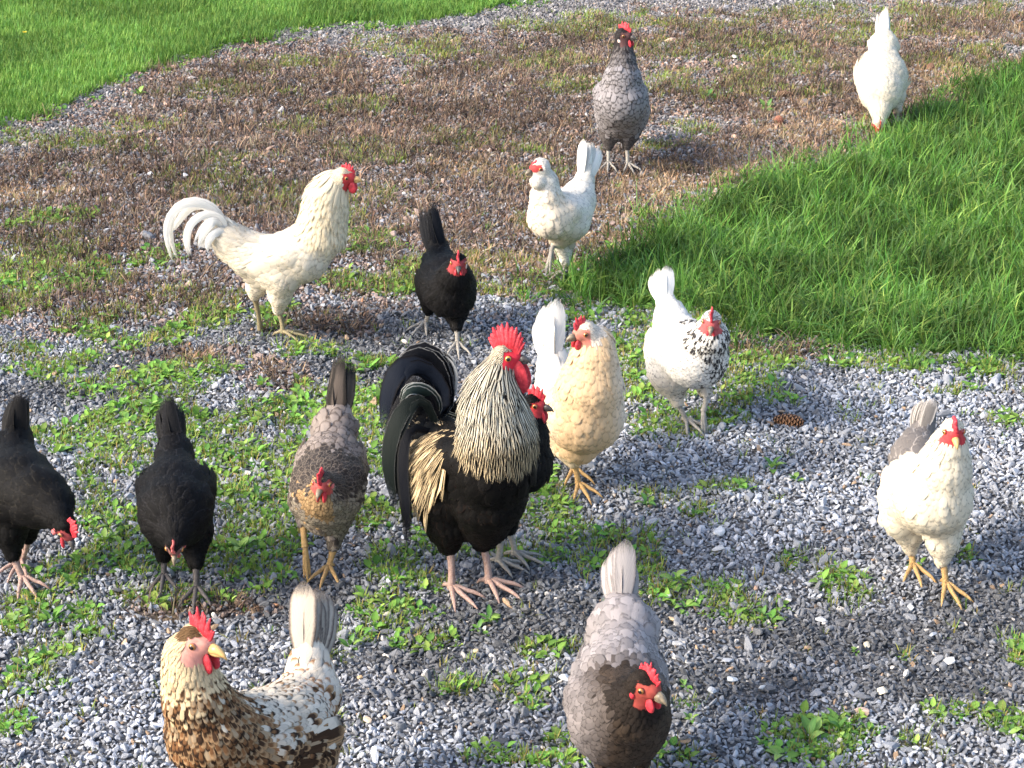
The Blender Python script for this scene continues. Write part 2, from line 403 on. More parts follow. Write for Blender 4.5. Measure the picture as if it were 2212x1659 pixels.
# ------------------------------------------------------------------ scattering by instancing
def src_collection(name, objs):
    c = bpy.data.collections.new(name)
    for o in objs:
        c.objects.link(o)
    return c
def raw_mesh(name, verts, faces, mat, ca, smooth=True):
    me = bpy.data.meshes.new(name)
    me.from_pydata(np.asarray(verts).tolist(), [], faces)
    me.polygons.foreach_set('use_smooth', [smooth] * len(me.polygons))
    a = me.attributes.new('ca', 'FLOAT_COLOR', 'POINT')
    ca = np.concatenate([np.asarray(ca, np.float32), np.ones((len(ca), 1), np.float32)], 1)
    a.data.foreach_set('color', ca.ravel())
    me.materials.append(mat)
    return bpy.data.objects.new(name, me)
def scatter(name, pts, rot, scl, pick, tint, coll):
    me = bpy.data.meshes.new(name)
    me.vertices.add(len(pts))
    me.vertices.foreach_set('co', np.asarray(pts, np.float32).ravel())
    for nm, typ, arr, key in (('rot', 'FLOAT_VECTOR', rot, 'vector'), ('scl', 'FLOAT_VECTOR', scl, 'vector'), ('pick', 'INT', pick, 'value')):
        a = me.attributes.new(nm, typ, 'POINT')
        a.data.foreach_set(key, np.asarray(arr, np.float32 if typ != 'INT' else np.int32).ravel())
    a = me.attributes.new('tint', 'FLOAT_COLOR', 'POINT')
    a.data.foreach_set('color', np.concatenate([np.asarray(tint, np.float32), np.ones((len(pts), 1), np.float32)], 1).ravel())
    me.update()
    o = bpy.data.objects.new(name, me)
    SC.collection.objects.link(o)
    ng = bpy.data.node_groups.new(name + '_nodes', 'GeometryNodeTree')
    ng.interface.new_socket('Geometry', in_out='INPUT', socket_type='NodeSocketGeometry')
    ng.interface.new_socket('Geometry', in_out='OUTPUT', socket_type='NodeSocketGeometry')
    n = ng.nodes; l = ng.links
    gi, gout = n.new('NodeGroupInput'), n.new('NodeGroupOutput')
    ip = n.new('GeometryNodeInstanceOnPoints')
    ci = n.new('GeometryNodeCollectionInfo')
    ci.inputs[0].default_value = coll
    ci.inputs['Separate Children'].default_value = True
    ci.inputs['Reset Children'].default_value = True
    def na(nm, typ):
        x = n.new('GeometryNodeInputNamedAttribute'); x.data_type = typ; x.inputs[0].default_value = nm
        return x.outputs[0]
    l.new(gi.outputs[0], ip.inputs['Points'])
    l.new(ci.outputs[0], ip.inputs['Instance'])
    ip.inputs['Pick Instance'].default_value = True
    l.new(na('pick', 'INT'), ip.inputs['Instance Index'])
    er = n.new('FunctionNodeEulerToRotation')
    l.new(na('rot', 'FLOAT_VECTOR'), er.inputs[0])
    l.new(er.outputs[0], ip.inputs['Rotation'])
    l.new(na('scl', 'FLOAT_VECTOR'), ip.inputs['Scale'])
    l.new(ip.outputs[0], gout.inputs[0])
    md = o.modifiers.new('scatter', 'NODES')
    md.node_group = ng
    tag(o, kind='stuff')
    return o

def ico(sub=1):
    import bmesh
    bm = bmesh.new()
    bmesh.ops.create_icosphere(bm, subdivisions=sub, radius=1.0)
    v = np.array([q.co[:] for q in bm.verts]); f = [[q.index for q in p.verts] for p in bm.faces]
    bm.free()
    return v, f
ICO, ICOF = ico(2)
def stone_shape(r, seed, sub=None):
    q = np.random.RandomState(seed)
    v = ICO.copy()
    n = 13
    pl = unit(q.randn(n, 3)); dd = q.uniform(0.45, 0.85, n)
    for i in range(n):
        h = v @ pl[i]
        m_ = h > dd[i]
        v[m_] -= np.outer(h[m_] - dd[i], pl[i]) * 1.0
    v *= np.array((1.3, q.uniform(0.65, 1.0), q.uniform(0.4, 0.7)))
    return v * r

def tri_points(spacing, jitter, yr=(2.35, 9.7), margin=0.3):
    ys = np.arange(yr[0], yr[1], spacing * 0.87)
    out = []
    for i, yy in enumerate(ys):
        hw = yy * 0.262 + margin
        xs = np.arange(-hw, hw, spacing) + (spacing / 2 if i % 2 else 0)
        out.append(np.stack([xs, np.full(xs.shape, yy)], 1))
    p = np.concatenate(out)
    return p + rs.uniform(-jitter, jitter, p.shape) * spacing

# gravel
stones = []
for i in range(10):
    v = stone_shape(1.0, 100 + i)
    stones.append(raw_mesh('pebble', v, ICOF, STONE, np.ones((len(v), 3)), smooth=False))
pc = src_collection('pebble_shapes', stones)
p = tri_points(0.0090, 0.45)
z = zones(p[:, 0], p[:, 1])
u = rs.rand(len(p))
keep = u < np.where(np.maximum(z['lawn'], z['lush']) > 0.03, 0.0, np.where(z['straw'] > 0.1, 0.4, np.where(z['dead'] > 0.1, 0.72, 0.98)))
p = p[keep]; z = {k: v[keep] for k, v in z.items()}
n = len(p)
size = 0.0050 * np.exp(rs.randn(n) * 0.32)
size[rs.rand(n) < 0.015] *= 1.7
col = np.clip(np.exp(rs.randn(n) * 0.36 - 1.36), 0.08, 0.48)
darken = z['darktone'] * (1 - z['bright'])
col *= (1 - 0.55 * darken) * (1.05 + 0.42 * z['bright'])
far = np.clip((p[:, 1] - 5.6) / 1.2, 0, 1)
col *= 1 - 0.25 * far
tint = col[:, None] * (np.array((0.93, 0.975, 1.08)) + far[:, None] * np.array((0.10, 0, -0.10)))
r2 = rs.rand(n)
w_ = (r2 < 0.02) ; tint[w_] = np.array((0.62, 0.58, 0.54)) * rs.uniform(0.7, 1.1, (w_.sum(), 1))
w_ = (r2 > 0.985); tint[w_] = np.array((0.42, 0.29, 0.19)) * rs.uniform(0.5, 1.2, (w_.sum(), 1))
dz = (z['dead'] > -0.25) & (rs.rand(n) < 0.5); tint[dz] = tint[dz] * np.array((1.1, 0.80, 0.64))
scl = size[:, None] * rs.uniform(0.65, 1.35, (n, 3))
pz = ground_z(p[:, 0], p[:, 1]) + size * 0.25 + rs.rand(n) * 0.004
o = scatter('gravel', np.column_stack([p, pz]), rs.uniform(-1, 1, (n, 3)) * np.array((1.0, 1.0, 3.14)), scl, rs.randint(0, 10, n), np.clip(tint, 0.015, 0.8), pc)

# blades
def blade(base, az, lean, L, W, seg=4, curl=0.6, c0=(0.5, 0.5, 0.3), c1=(1, 1, 1)):
    d = np.array((math.cos(az), math.sin(az), 0)); s = np.array((-math.sin(az), math.cos(az), 0))
    vs, cs = [], []
    p = np.array(base, float); a = lean
    for i in range(seg + 1):
        t = i / seg
        w = W * (1 - t ** 1.8) * 0.5 + 0.0001
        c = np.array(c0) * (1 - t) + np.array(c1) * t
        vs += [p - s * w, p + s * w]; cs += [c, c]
        p = p + (d * math.sin(a) + UP * math.cos(a)) * L / seg
        a += curl / seg
    f = [[2 * i, 2 * i + 1, 2 * i + 3, 2 * i + 2] for i in range(seg)]
    return vs, f, cs
def tuft(name, n, rad, L, W, lean, curl, cols, seed, mat=BLADE, seg=4):
    q = random.Random(seed)
    V, Fc, C = [], [], []
    for i in range(n):
        a = q.uniform(0, 6.28); r = rad * math.sqrt(q.random())
        c = cols[q.randrange(len(cols))]
        k = q.uniform(0.8, 1.2)
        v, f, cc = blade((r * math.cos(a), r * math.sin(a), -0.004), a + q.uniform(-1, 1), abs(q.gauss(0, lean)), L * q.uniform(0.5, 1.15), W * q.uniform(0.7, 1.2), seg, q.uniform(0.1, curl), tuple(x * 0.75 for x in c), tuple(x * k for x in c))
        o_ = len(V); V += v; C += cc; Fc += [[o_ + j for j in ff] for ff in f]
    return raw_mesh(name, V, Fc, mat, C)
GRN = [(0.17, 0.33, 0.075), (0.21, 0.36, 0.085), (0.14, 0.28, 0.08), (0.27, 0.39, 0.11)]
LUSHG = [(0.12, 0.29, 0.055), (0.15, 0.33, 0.065), (0.09, 0.22, 0.055), (0.22, 0.38, 0.09), (0.14, 0.27, 0.09), (0.20, 0.33, 0.075)]
DRY = [(0.36, 0.25, 0.12), (0.30, 0.19, 0.10)]
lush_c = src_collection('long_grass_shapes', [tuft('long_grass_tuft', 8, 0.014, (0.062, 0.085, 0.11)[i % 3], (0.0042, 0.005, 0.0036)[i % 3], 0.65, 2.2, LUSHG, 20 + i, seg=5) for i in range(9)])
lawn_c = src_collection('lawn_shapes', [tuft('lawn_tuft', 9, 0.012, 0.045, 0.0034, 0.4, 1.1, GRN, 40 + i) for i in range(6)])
thin_c = src_collection('thin_grass_shapes', [tuft('thin_grass_tuft', 10, 0.013, 0.027, 0.0024, 0.6, 1.0, GRN + [(0.24, 0.34, 0.09), (0.30, 0.31, 0.11)], 60 + i, seg=3) for i in range(6)])

def leaf_mesh(L, W, az, pitch0, curl, base, col, stem=0.25, seg=5):
    """spoon shaped leaf on a stalk, with a folded midrib"""
    d = np.array((math.cos(az), math.sin(az), 0)); s = np.array((-math.sin(az), math.cos(az), 0))
    V, C, Fc = [], [], []
    p = np.array(base, float); a = pitch0
    T = np.linspace(0, 1, seg + 1)
    for i, t in enumerate(T):
        w = 0.06 if t < stem else max(0.02, math.sin(math.pi * ((t - stem) / (1 - stem)) ** 0.75)) 
        w *= W * 0.5
        dirv = d * math.cos(a) + UP * math.sin(a); nrm = -d * math.sin(a) + UP * math.cos(a)
        V += [p - s * w + nrm * w * 0.35, p, p + s * w + nrm * w * 0.35]
        cc = np.array(col)
        C += [cc, cc * 1.25 + np.array((0.01, 0.01, 0)), cc]
        p = p + dirv * L / seg; a -= curl / seg
    for i in range(seg):
        b = 3 * i
        Fc += [[b, b + 1, b + 4, b + 3], [b + 1, b + 2, b + 5, b + 4]]
    return V, Fc, C
LEAFC = [(0.13, 0.28, 0.055), (0.17, 0.33, 0.065), (0.09, 0.21, 0.05), (0.23, 0.36, 0.09)]
def weed_shape(seed, n, L, W):
    q = random.Random(seed)
    V, Fc, C = [], [], []
    for i in range(n):
        c = np.array(LEAFC[q.randrange(4)]) * q.uniform(0.8, 1.15)
        v, f, cc = leaf_mesh(L * q.uniform(0.6, 1.1), W * q.uniform(0.7, 1.1), i * 2.4 + q.uniform(-.4, .4), q.uniform(0.35, 1.2), q.uniform(0.5, 1.6), (q.uniform(-.008, .008), q.uniform(-.008, .008), 0), c, seg=4)
        o_ = len(V); V += v; C += cc; Fc += [[o_ + j for j in ff] for ff in f]
    return raw_mesh('small_weed', V, Fc, BLADE, C)
weed_c = src_collection('weed_shapes', [weed_shape(80 + i, 7, 0.028 if i % 2 else 0.019, 0.014 if i % 2 else 0.0085) for i in range(8)])
DEADC = [(0.085, 0.062, 0.052), (0.14, 0.10, 0.075), (0.07, 0.052, 0.045), (0.21, 0.155, 0.105), (0.28, 0.21, 0.145), (0.11, 0.08, 0.064)]
dead_c = src_collection('dead_stem_shapes', [tuft('dead_stems', 8, 0.016, (0.034, 0.05)[i % 2], 0.0026, (1.15, 0.5)[i % 2], 2.2, DEADC, 120 + i, DEADM, 5) for i in range(8)])
STRC = [(0.38, 0.275, 0.165), (0.29, 0.20, 0.12), (0.48, 0.37, 0.24)]
straw_c = src_collection('straw_shapes', [tuft('dry_straw', 7, 0.015, 0.040, 0.0026, 1.25, 0.9, STRC, 140 + i, DEADM, 3) for i in range(6)])

def lay(name, spacing, cond, coll, nsh, smin, smax, tintf, margin=0.25, tiltmax=0.15):
    p = tri_points(spacing, 0.6, margin=margin)
    z = zones(p[:, 0], p[:, 1])
    pr = cond(z, p)
    k = rs.rand(len(p)) < pr
    p = p[k]; z = {a: b[k] for a, b in z.items()}
    n = len(p)
    s = rs.uniform(smin, smax, n)
    tint = tintf(z, p, n)
    rot = np.stack([rs.uniform(-tiltmax, tiltmax, n), rs.uniform(-tiltmax, tiltmax, n), rs.uniform(0, 6.28, n)], 1)
    return scatter(name, np.column_stack([p, ground_z(p[:, 0], p[:, 1])]), rot, np.repeat(s[:, None], 3, 1), rs.randint(0, nsh, n), tint, coll)
def tint_noise(lo, hi, f, seed, warm=0.0):
    def g(z, p, n):
        a = fbm(p[:, 0], p[:, 1], f, 3, seed)[:, None]
        r = rs.uniform(0.85, 1.15, (n, 1))
        t = (lo + (hi - lo) * np.clip((a - 0.3) * 2.5, 0, 1)) * r
        return t * np.array((1 + warm, 1, 1)) * np.concatenate([rs.uniform(0.85, 1.2, (n, 1)), np.ones((n, 2))], 1)
    return g
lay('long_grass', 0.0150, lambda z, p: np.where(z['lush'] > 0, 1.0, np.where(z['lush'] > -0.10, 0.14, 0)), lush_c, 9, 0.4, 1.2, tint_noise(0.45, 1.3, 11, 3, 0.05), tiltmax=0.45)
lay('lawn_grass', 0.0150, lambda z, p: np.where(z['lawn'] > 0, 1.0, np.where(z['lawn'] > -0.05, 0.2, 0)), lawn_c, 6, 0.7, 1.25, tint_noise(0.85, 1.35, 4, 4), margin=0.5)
lay('ground_weeds', 0.0200, lambda z, p: np.clip(z['weed'] * 2.6, 0, 0.60) * (z['lush'] < 0) + (np.abs(z['lush'] + .02) < 0.09) * 0.14 + (np.abs(z['lawn']) < 0.1) * 0.22, weed_c, 8, 0.6, 1.25, tint_noise(0.85, 1.25, 5, 5))
lay('sparse_grass', 0.0170, lambda z, p: (np.clip(z['weed'] * 3.0 + .15, 0, 0.85) * (z['weed'] > -.05) + np.clip(z['thin'] * 2.2 + .15, 0, 0.65) + 0.02) * (z['lush'] < 0) * (z['lawn'] < 0), thin_c, 6, 0.5, 1.35, tint_noise(0.8, 1.35, 5, 6, 0.22))
lay('dead_weeds', 0.0145, lambda z, p: np.clip(z['dead'] * 0.7 + .02 + (fbm(p[:, 0], p[:, 1], 16, 3, 11) - .5) * 1.7, 0, 0.60) * (z['dead'] > -.25) * (z['straw'] < .25) * (z['lush'] < 0) * (z['lawn'] < 0), dead_c, 8, 0.5, 1.25, tint_noise(0.7, 1.4, 4, 7), tiltmax=0.5)
lay('dry_straw', 0.0170, lambda z, p: (np.clip(z['straw'] * 2.4, 0, 0.85) + np.clip(z['dead'] * 0.4, 0, 0.05)) * (z['lush'] < 0.02) * (z['lawn'] < 0), straw_c, 6, 0.5, 1.2, tint_noise(0.7, 1.2, 4, 8), tiltmax=0.4)

# ------------------------------------------------------------------ birds
class Field:
    """smooth union of tapered capsules; each has its own blend radius and a flow direction for the feathers"""
    def __init__(self): self.P = []; self.amp = 0.0010
    def cap(self, a, b, ra, rb, k, flow): self.P.append((np.array(a), np.array(b), ra, rb, k, np.array(flow)))
    def each(self, p):
        out = []
        for a, b, ra, rb, k, fl in self.P:
            ab = b - a; L2 = ab @ ab + 1e-12
            t = np.clip(((p - a) @ ab) / L2, 0, 1)
            out.append(np.linalg.norm(p - a - t[:, None] * ab, axis=1) - (ra + (rb - ra) * t))
        return out
    def d(self, p):
        D = None
        for q, dd in zip(self.P, self.each(p)):
            if D is None: D = dd; continue
            k = q[4]
            h = np.clip(0.5 + 0.5 * (D - dd) / k, 0, 1)
            D = D * (1 - h) + dd * h - k * h * (1 - h)
        q = p * 95.0
        lump = np.sin(q[:, 0] + 1.7 * np.sin(q[:, 2] * .6)) * np.sin(q[:, 1] * 1.1 + 2) * np.sin(q[:, 2] * .9 + 1.3 * np.sin(q[:, 0] * .5))
        return D - lump * self.amp
    def grad(self, p, e=0.002):
        g = np.stack([self.d(p + np.eye(3)[i] * e) - self.d(p - np.eye(3)[i] * e) for i in range(3)], 1)
        return unit(g)
    def flow(self, p):
        E = np.stack(self.each(p), 1)
        W = np.exp(-(E - E.min(1, keepdims=True)) / 0.010)
        W /= W.sum(1, keepdims=True)
        return W @ np.stack([q[5] for q in self.P])

def surface_nets(fld, lo, hi, h):
    n = np.ceil((hi - lo) / h).astype(int) + 1
    g = np.stack(np.meshgrid(*[lo[i] + h * np.arange(n[i]) for i in range(3)], indexing='ij'), -1)
    shp = g.shape[:3]
    # coarse pass marks the nodes close to the surface, only these are evaluated finely
    Fv = np.full(shp, 1.0)
    c = g[::4, ::4, ::4]
    cv = fld.d(c.reshape(-1, 3)).reshape(c.shape[:3])
    sgn = np.repeat(np.repeat(np.repeat(cv, 4, 0), 4, 1), 4, 2)[:shp[0], :shp[1], :shp[2]]
    nearm = np.abs(sgn) < h * 10
    Fv = np.where(sgn > 0, 1.0, -1.0)
    Fv[nearm] = fld.d(g[nearm])
    ins = Fv < 0
    cn = [s - 1 for s in shp]
    def corner(A, o): return A[o[0]:o[0] + cn[0], o[1]:o[1] + cn[1], o[2]:o[2] + cn[2]]
    S = np.zeros((*cn, 3)); K = np.zeros(cn)
    for ax in range(3):
        o1, o2 = [(ax + 1) % 3, (ax + 2) % 3]
        for a in (0, 1):
            for b in (0, 1):
                c0 = [0, 0, 0]; c0[o1] = a; c0[o2] = b; c1 = list(c0); c1[ax] = 1
                f0, f1 = corner(Fv, c0), corner(Fv, c1)
                m_ = (f0 < 0) != (f1 < 0)
                t = np.where(m_, f0 / np.where(m_, f0 - f1, 1), 0)
                v = np.zeros((*cn, 3)); v[..., o1] = a; v[..., o2] = b; v[..., ax] = t
                S += v * m_[..., None]; K += m_
    act = K > 0
    ids = -np.ones(cn, int); ids[act] = np.arange(act.sum())
    I = np.argwhere(act)
    V = lo + h * (I + S[act] / K[act][:, None])
    faces = []
    for ax in range(3):
        o1, o2 = (ax + 1) % 3, (ax + 2) % 3
        sl0 = [slice(1, -1)] * 3; sl1 = [slice(1, -1)] * 3
        sl0[ax] = slice(0, -1); sl1[ax] = slice(1, None)
        a_, b_ = ins[tuple(sl0)], ins[tuple(sl1)]
        q = np.argwhere(a_ != b_)
        if not len(q): continue
        flip = a_[tuple(q.T)]
        q = q + 1; q[:, ax] -= 1
        e1 = np.eye(3, dtype=int)[o1]; e2 = np.eye(3, dtype=int)[o2]
        f = np.stack([ids[tuple((q - e1 - e2).T)], ids[tuple((q - e2).T)], ids[tuple(q.T)], ids[tuple((q - e1).T)]], 1)
        f[~flip] = f[~flip][:, ::-1]
        faces.append(f)
    return V, np.concatenate(faces)

def tube(path, rad, nseg=8, V=None, Fc=None):
    path = [np.array(q, float) for q in path]
    V = [] if V is None else V; Fc = [] if Fc is None else Fc
    prev = None
    base = len(V)
    for i, q in enumerate(path):
        t = unit(path[min(i + 1, len(path) - 1)] - path[max(i - 1, 0)])
        if prev is None:
            ref = np.array((0, 0, 1.0)) if abs(t[2]) < 0.9 else np.array((0, 1.0, 0))
            prev = unit(np.cross(t, ref))
        s = unit(prev - t * (prev @ t)); prev = s
        b = np.cross(t, s)
        for k in range(nseg):
            a = 2 * math.pi * k / nseg
            V.append(q + (s * math.cos(a) + b * math.sin(a)) * rad[i])
    m_ = len(path)
    for i in range(m_ - 1):
        for k in range(nseg):
            a0 = base + i * nseg + k; a1 = base + i * nseg + (k + 1) % nseg
            Fc.append([a0, a1, a1 + nseg, a0 + nseg])
    Fc.append([base + k for k in range(nseg)][::-1]); Fc.append([base + (m_ - 1) * nseg + k for k in range(nseg)])
    return V, Fc

def ellipsoid(c, axes, nu=12, nv=8, drop=0.0):
    """axes: 3 vectors; drop swells the end along +third axis"""
    V, Fc = [], []
    for j in range(nv + 1):
        th = math.pi * j / nv
        for i in range(nu):
            ph = 2 * math.pi * i / nu
            w = math.sin(th) * (1 + drop * math.cos(th))
            V.append(c + axes[0] * w * math.cos(ph) + axes[1] * w * math.sin(ph) + axes[2] * math.cos(th))
    for j in range(nv):
        for i in range(nu):
            a = j * nu + i; b = j * nu + (i + 1) % nu
            Fc.append([a, a + nu, b + nu, b])
    return V, Fc

VR = np.array((0, 0.4, 0.78, 1.0)); WR = np.array((0.45, 1.0, 0.86, 0.28))
def plumage(fld, P, D, N, L, W, ca, cb, pp, lift, conf=0.9):
    n = len(P)
    S = unit(np.cross(N, D))
    u_ = np.array((-1, 0, 1.0))
    pos = (P[:, None, None] + D[:, None, None] * (L[:, None] * VR)[:, :, None, None] + S[:, None, None] * ((W / 2)[:, None] * WR)[:, :, None, None] * u_[None, None, :, None])
    q = pos.reshape(-1, 3)
    dd = fld.d(q); gg = fld.grad(q)
    lf = (lift[:, None] * (0.15 + 0.85 * VR))[:, :, None] + np.array((0, 0.10, 0))[None, None] * (W[:, None, None])
    lf = lf.reshape(-1)
    corr = np.clip(dd - lf, -0.03, 0.03) * conf
    q = q - gg * corr[:, None]
    rep = 12
    r_ = rs.rand(n)
    fuv = np.zeros((n, 4, 3, 3)); fuv[..., 0] = np.array((0, 0.5, 1)); fuv[..., 1] = VR[None, :, None]; fuv[..., 2] = r_[:, None, None]
    base = np.arange(n) * rep
    f = []
    for j in range(3):
        for i in range(2):
            a = 3 * j + i
            f.append(np.stack([base + a, base + a + 1, base + a + 4, base + a + 3], 1))
    return q, np.concatenate(f), fuv.reshape(-1, 3), np.repeat(ca, rep, 0), np.repeat(cb, rep, 0), np.repeat(pp, rep, 0)

def dart(P, r, order):
    """greedy blue-noise thinning with a radius for every candidate"""
    cell = {}; keep = []
    h = float(r.max())
    Pl = (P / h).astype(int); Pt = P.tolist(); rl = r.tolist(); Kl = Pl.tolist()
    for i in order:
        kx, ky, kz = Kl[i]; x, y, z_ = Pt[i]; ri = rl[i]; ok = True
        for a in (kx - 1, kx, kx + 1):
            for b in (ky - 1, ky, ky + 1):
                for c in (kz - 1, kz, kz + 1):
                    for (qx, qy, qz) in cell.get((a, b, c), ()):
                        if (qx - x) ** 2 + (qy - y) ** 2 + (qz - z_) ** 2 < ri * ri: ok = False; break
                    if not ok: break
                if not ok: break
            if not ok: break
        if ok:
            cell.setdefault((kx, ky, kz), []).append((x, y, z_)); keep.append(i)
    return np.array(keep)

def ribbon(path, width, side, col, colb, pp, name, parent, prof=None, cup=0.12, notch=0.0):
    """one long feather: centre line, blade direction, shaft ridge"""
    path = [np.array(q, float) for q in path]
    n = 13
    seg = np.array([0] + [np.linalg.norm(path[i + 1] - path[i]) for i in range(len(path) - 1)]).cumsum(); seg /= seg[-1]
    T = np.linspace(0, 1, n)
    P_ = np.array(path)
    # catmull style smoothing through numpy polyfit per axis
    deg = min(len(path) - 1, 4)
    C_ = np.stack([np.polyval(np.polyfit(seg, P_[:, i], deg), T) for i in range(3)], 1)
    V, A, B_ = [], [], []
    for i, t in enumerate(T):
        tan = unit(C_[min(i + 1, n - 1)] - C_[max(i - 1, 0)])
        sd_ = side(t) if callable(side) else side
        s = unit(sd_ - tan * (sd_ @ tan)); nn = np.cross(tan, s)
        w = (prof(t) if prof else (0.45 + 0.55 * min(1, t * 2.2)) * (1 - max(0, (t - 0.72) / 0.28) ** 2.4 * 0.86)) * width * 0.5
        for uu in (-1, -0.5, 0, 0.5, 1):
            V.append(C_[i] + s * w * uu - nn * abs(uu) ** 1.5 * w * cup * 2 + nn * 0.0008 * (uu == 0))
            A.append(((uu + 1) / 2, t, 0.0))
    r_ = rs.rand()
    A = np.array(A); A[:, 2] = r_
    Fc = [[5 * i + j, 5 * i + j + 1, 5 * i + j + 6, 5 * i + j + 5] for i in range(n - 1) for j in range(4)]
    m_ = len(V)
    return mesh_obj(name, V, Fc, FEATHER, parent, {'ca': np.tile(col, (m_, 1)), 'cb': np.tile(colb, (m_, 1)), 'fuv': A, 'pp': np.tile(pp, (m_, 1))})

def comb_mesh(H, b, up, lat, r, height, nsp, a0=18, a1=128, lean=0.0, back=0.35, thick=1.0, sdp=0.34):
    n = nsp * 8 + 1
    V, Fc = [], []
    for i in range(n):
        t = i / (n - 1)
        ang = math.radians(a0 + (a1 - a0) * t)
        rad = unit(b * math.cos(ang) + up * math.sin(ang))
        rad2 = unit(rad * 0.45 + up * 0.75 - b * 0.35 * t)
        base = H + rad * r * 0.72 + b * r * 0.25 * (1 - t)
        ph = (t * nsp) % 1.0
        spike = 1 - abs(2 * ph - 1)
        env = math.sin(math.pi * min(1, max(0, 0.10 + 0.78 * t))) ** 0.7
        hgt = height * env * ((1 - sdp) + sdp * spike ** 0.8) * (1.0 + 0.12 * math.sin(5 * i + nsp)) + 0.002
        if i in (0, n - 1): hgt *= 0.3
        tw = 0.0035 * thick
        for row, (f, w) in enumerate(((0, 1.3), (0.4, 0.9), (0.8, 0.6), (1.0, 0.25))):
            c = base + rad2 * (hgt * f + (r * 0.0)) + lat * lean * height * f ** 2 + lat * 0.0012 * math.sin(9 * t + 2 * f)
            V += [c + lat * tw * w, c - lat * tw * w]
    for i in range(n - 1):
        a = i * 8; b_ = a + 8
        for row in range(3):
            Fc += [[a + 2 * row, b_ + 2 * row, b_ + 2 * row + 2, a + 2 * row + 2], [a + 2 * row + 1, a + 2 * row + 3, b_ + 2 * row + 3, b_ + 2 * row + 1]]
        Fc += [[a + 6, b_ + 6, b_ + 7, a + 7], [a, a + 1, b_ + 1, b_]]
    for a in (0, (n - 1) * 8):
        for row in range(3): Fc.append([a + 2 * row, a + 2 * row + 1, a + 2 * row + 3, a + 2 * row + 2])
    return V, Fc

def foot(V, Fc, C, ankle, phi, sc, ground=True, droop=0.0):
    """three front toes and a hind toe, each bent at its joints, with a claw"""
    for k, (da, L) in enumerate(((-32, 0.040), (0, 0.048), (34, 0.041), (172, 0.020))):
        f = face_dir(phi + da)
        L *= sc
        pts, rad = [], []
        for t, zz_, r_ in ((0, 0.004, 0.0058), (0.25, 0.0045, 0.0052), (0.5, 0.001, 0.0046), (0.75, 0.001, 0.0040), (0.92, 0.001, 0.0032), (1.02, 0.000, 0.0024), (1.17, -0.004, 0.0008)):
            if ground:
                q = ankle + f * L * t * 1.12
                zq = float(ground_z(np.array([q[0]]), np.array([q[1]]))[0]) + 0.0095
                zt = ankle[2] * (1 - t * 3) + zq * t * 3 if t < 0.33 else zq
                q = np.array((q[0], q[1], zt + zz_ * sc + 0.006 * math.sin(math.pi * min(1, t)) * sc))
            else:
                q = ankle + (f * math.cos(droop) - UP * math.sin(droop)) * L * t - UP * (0.006 * t * t * sc)
            pts.append(q); rad.append(r_ * sc * 0.80)
        n0 = len(V)
        tube(pts, rad, 7, V, Fc)
        C += [(1, 1, 1)] * (len(V) - n0)

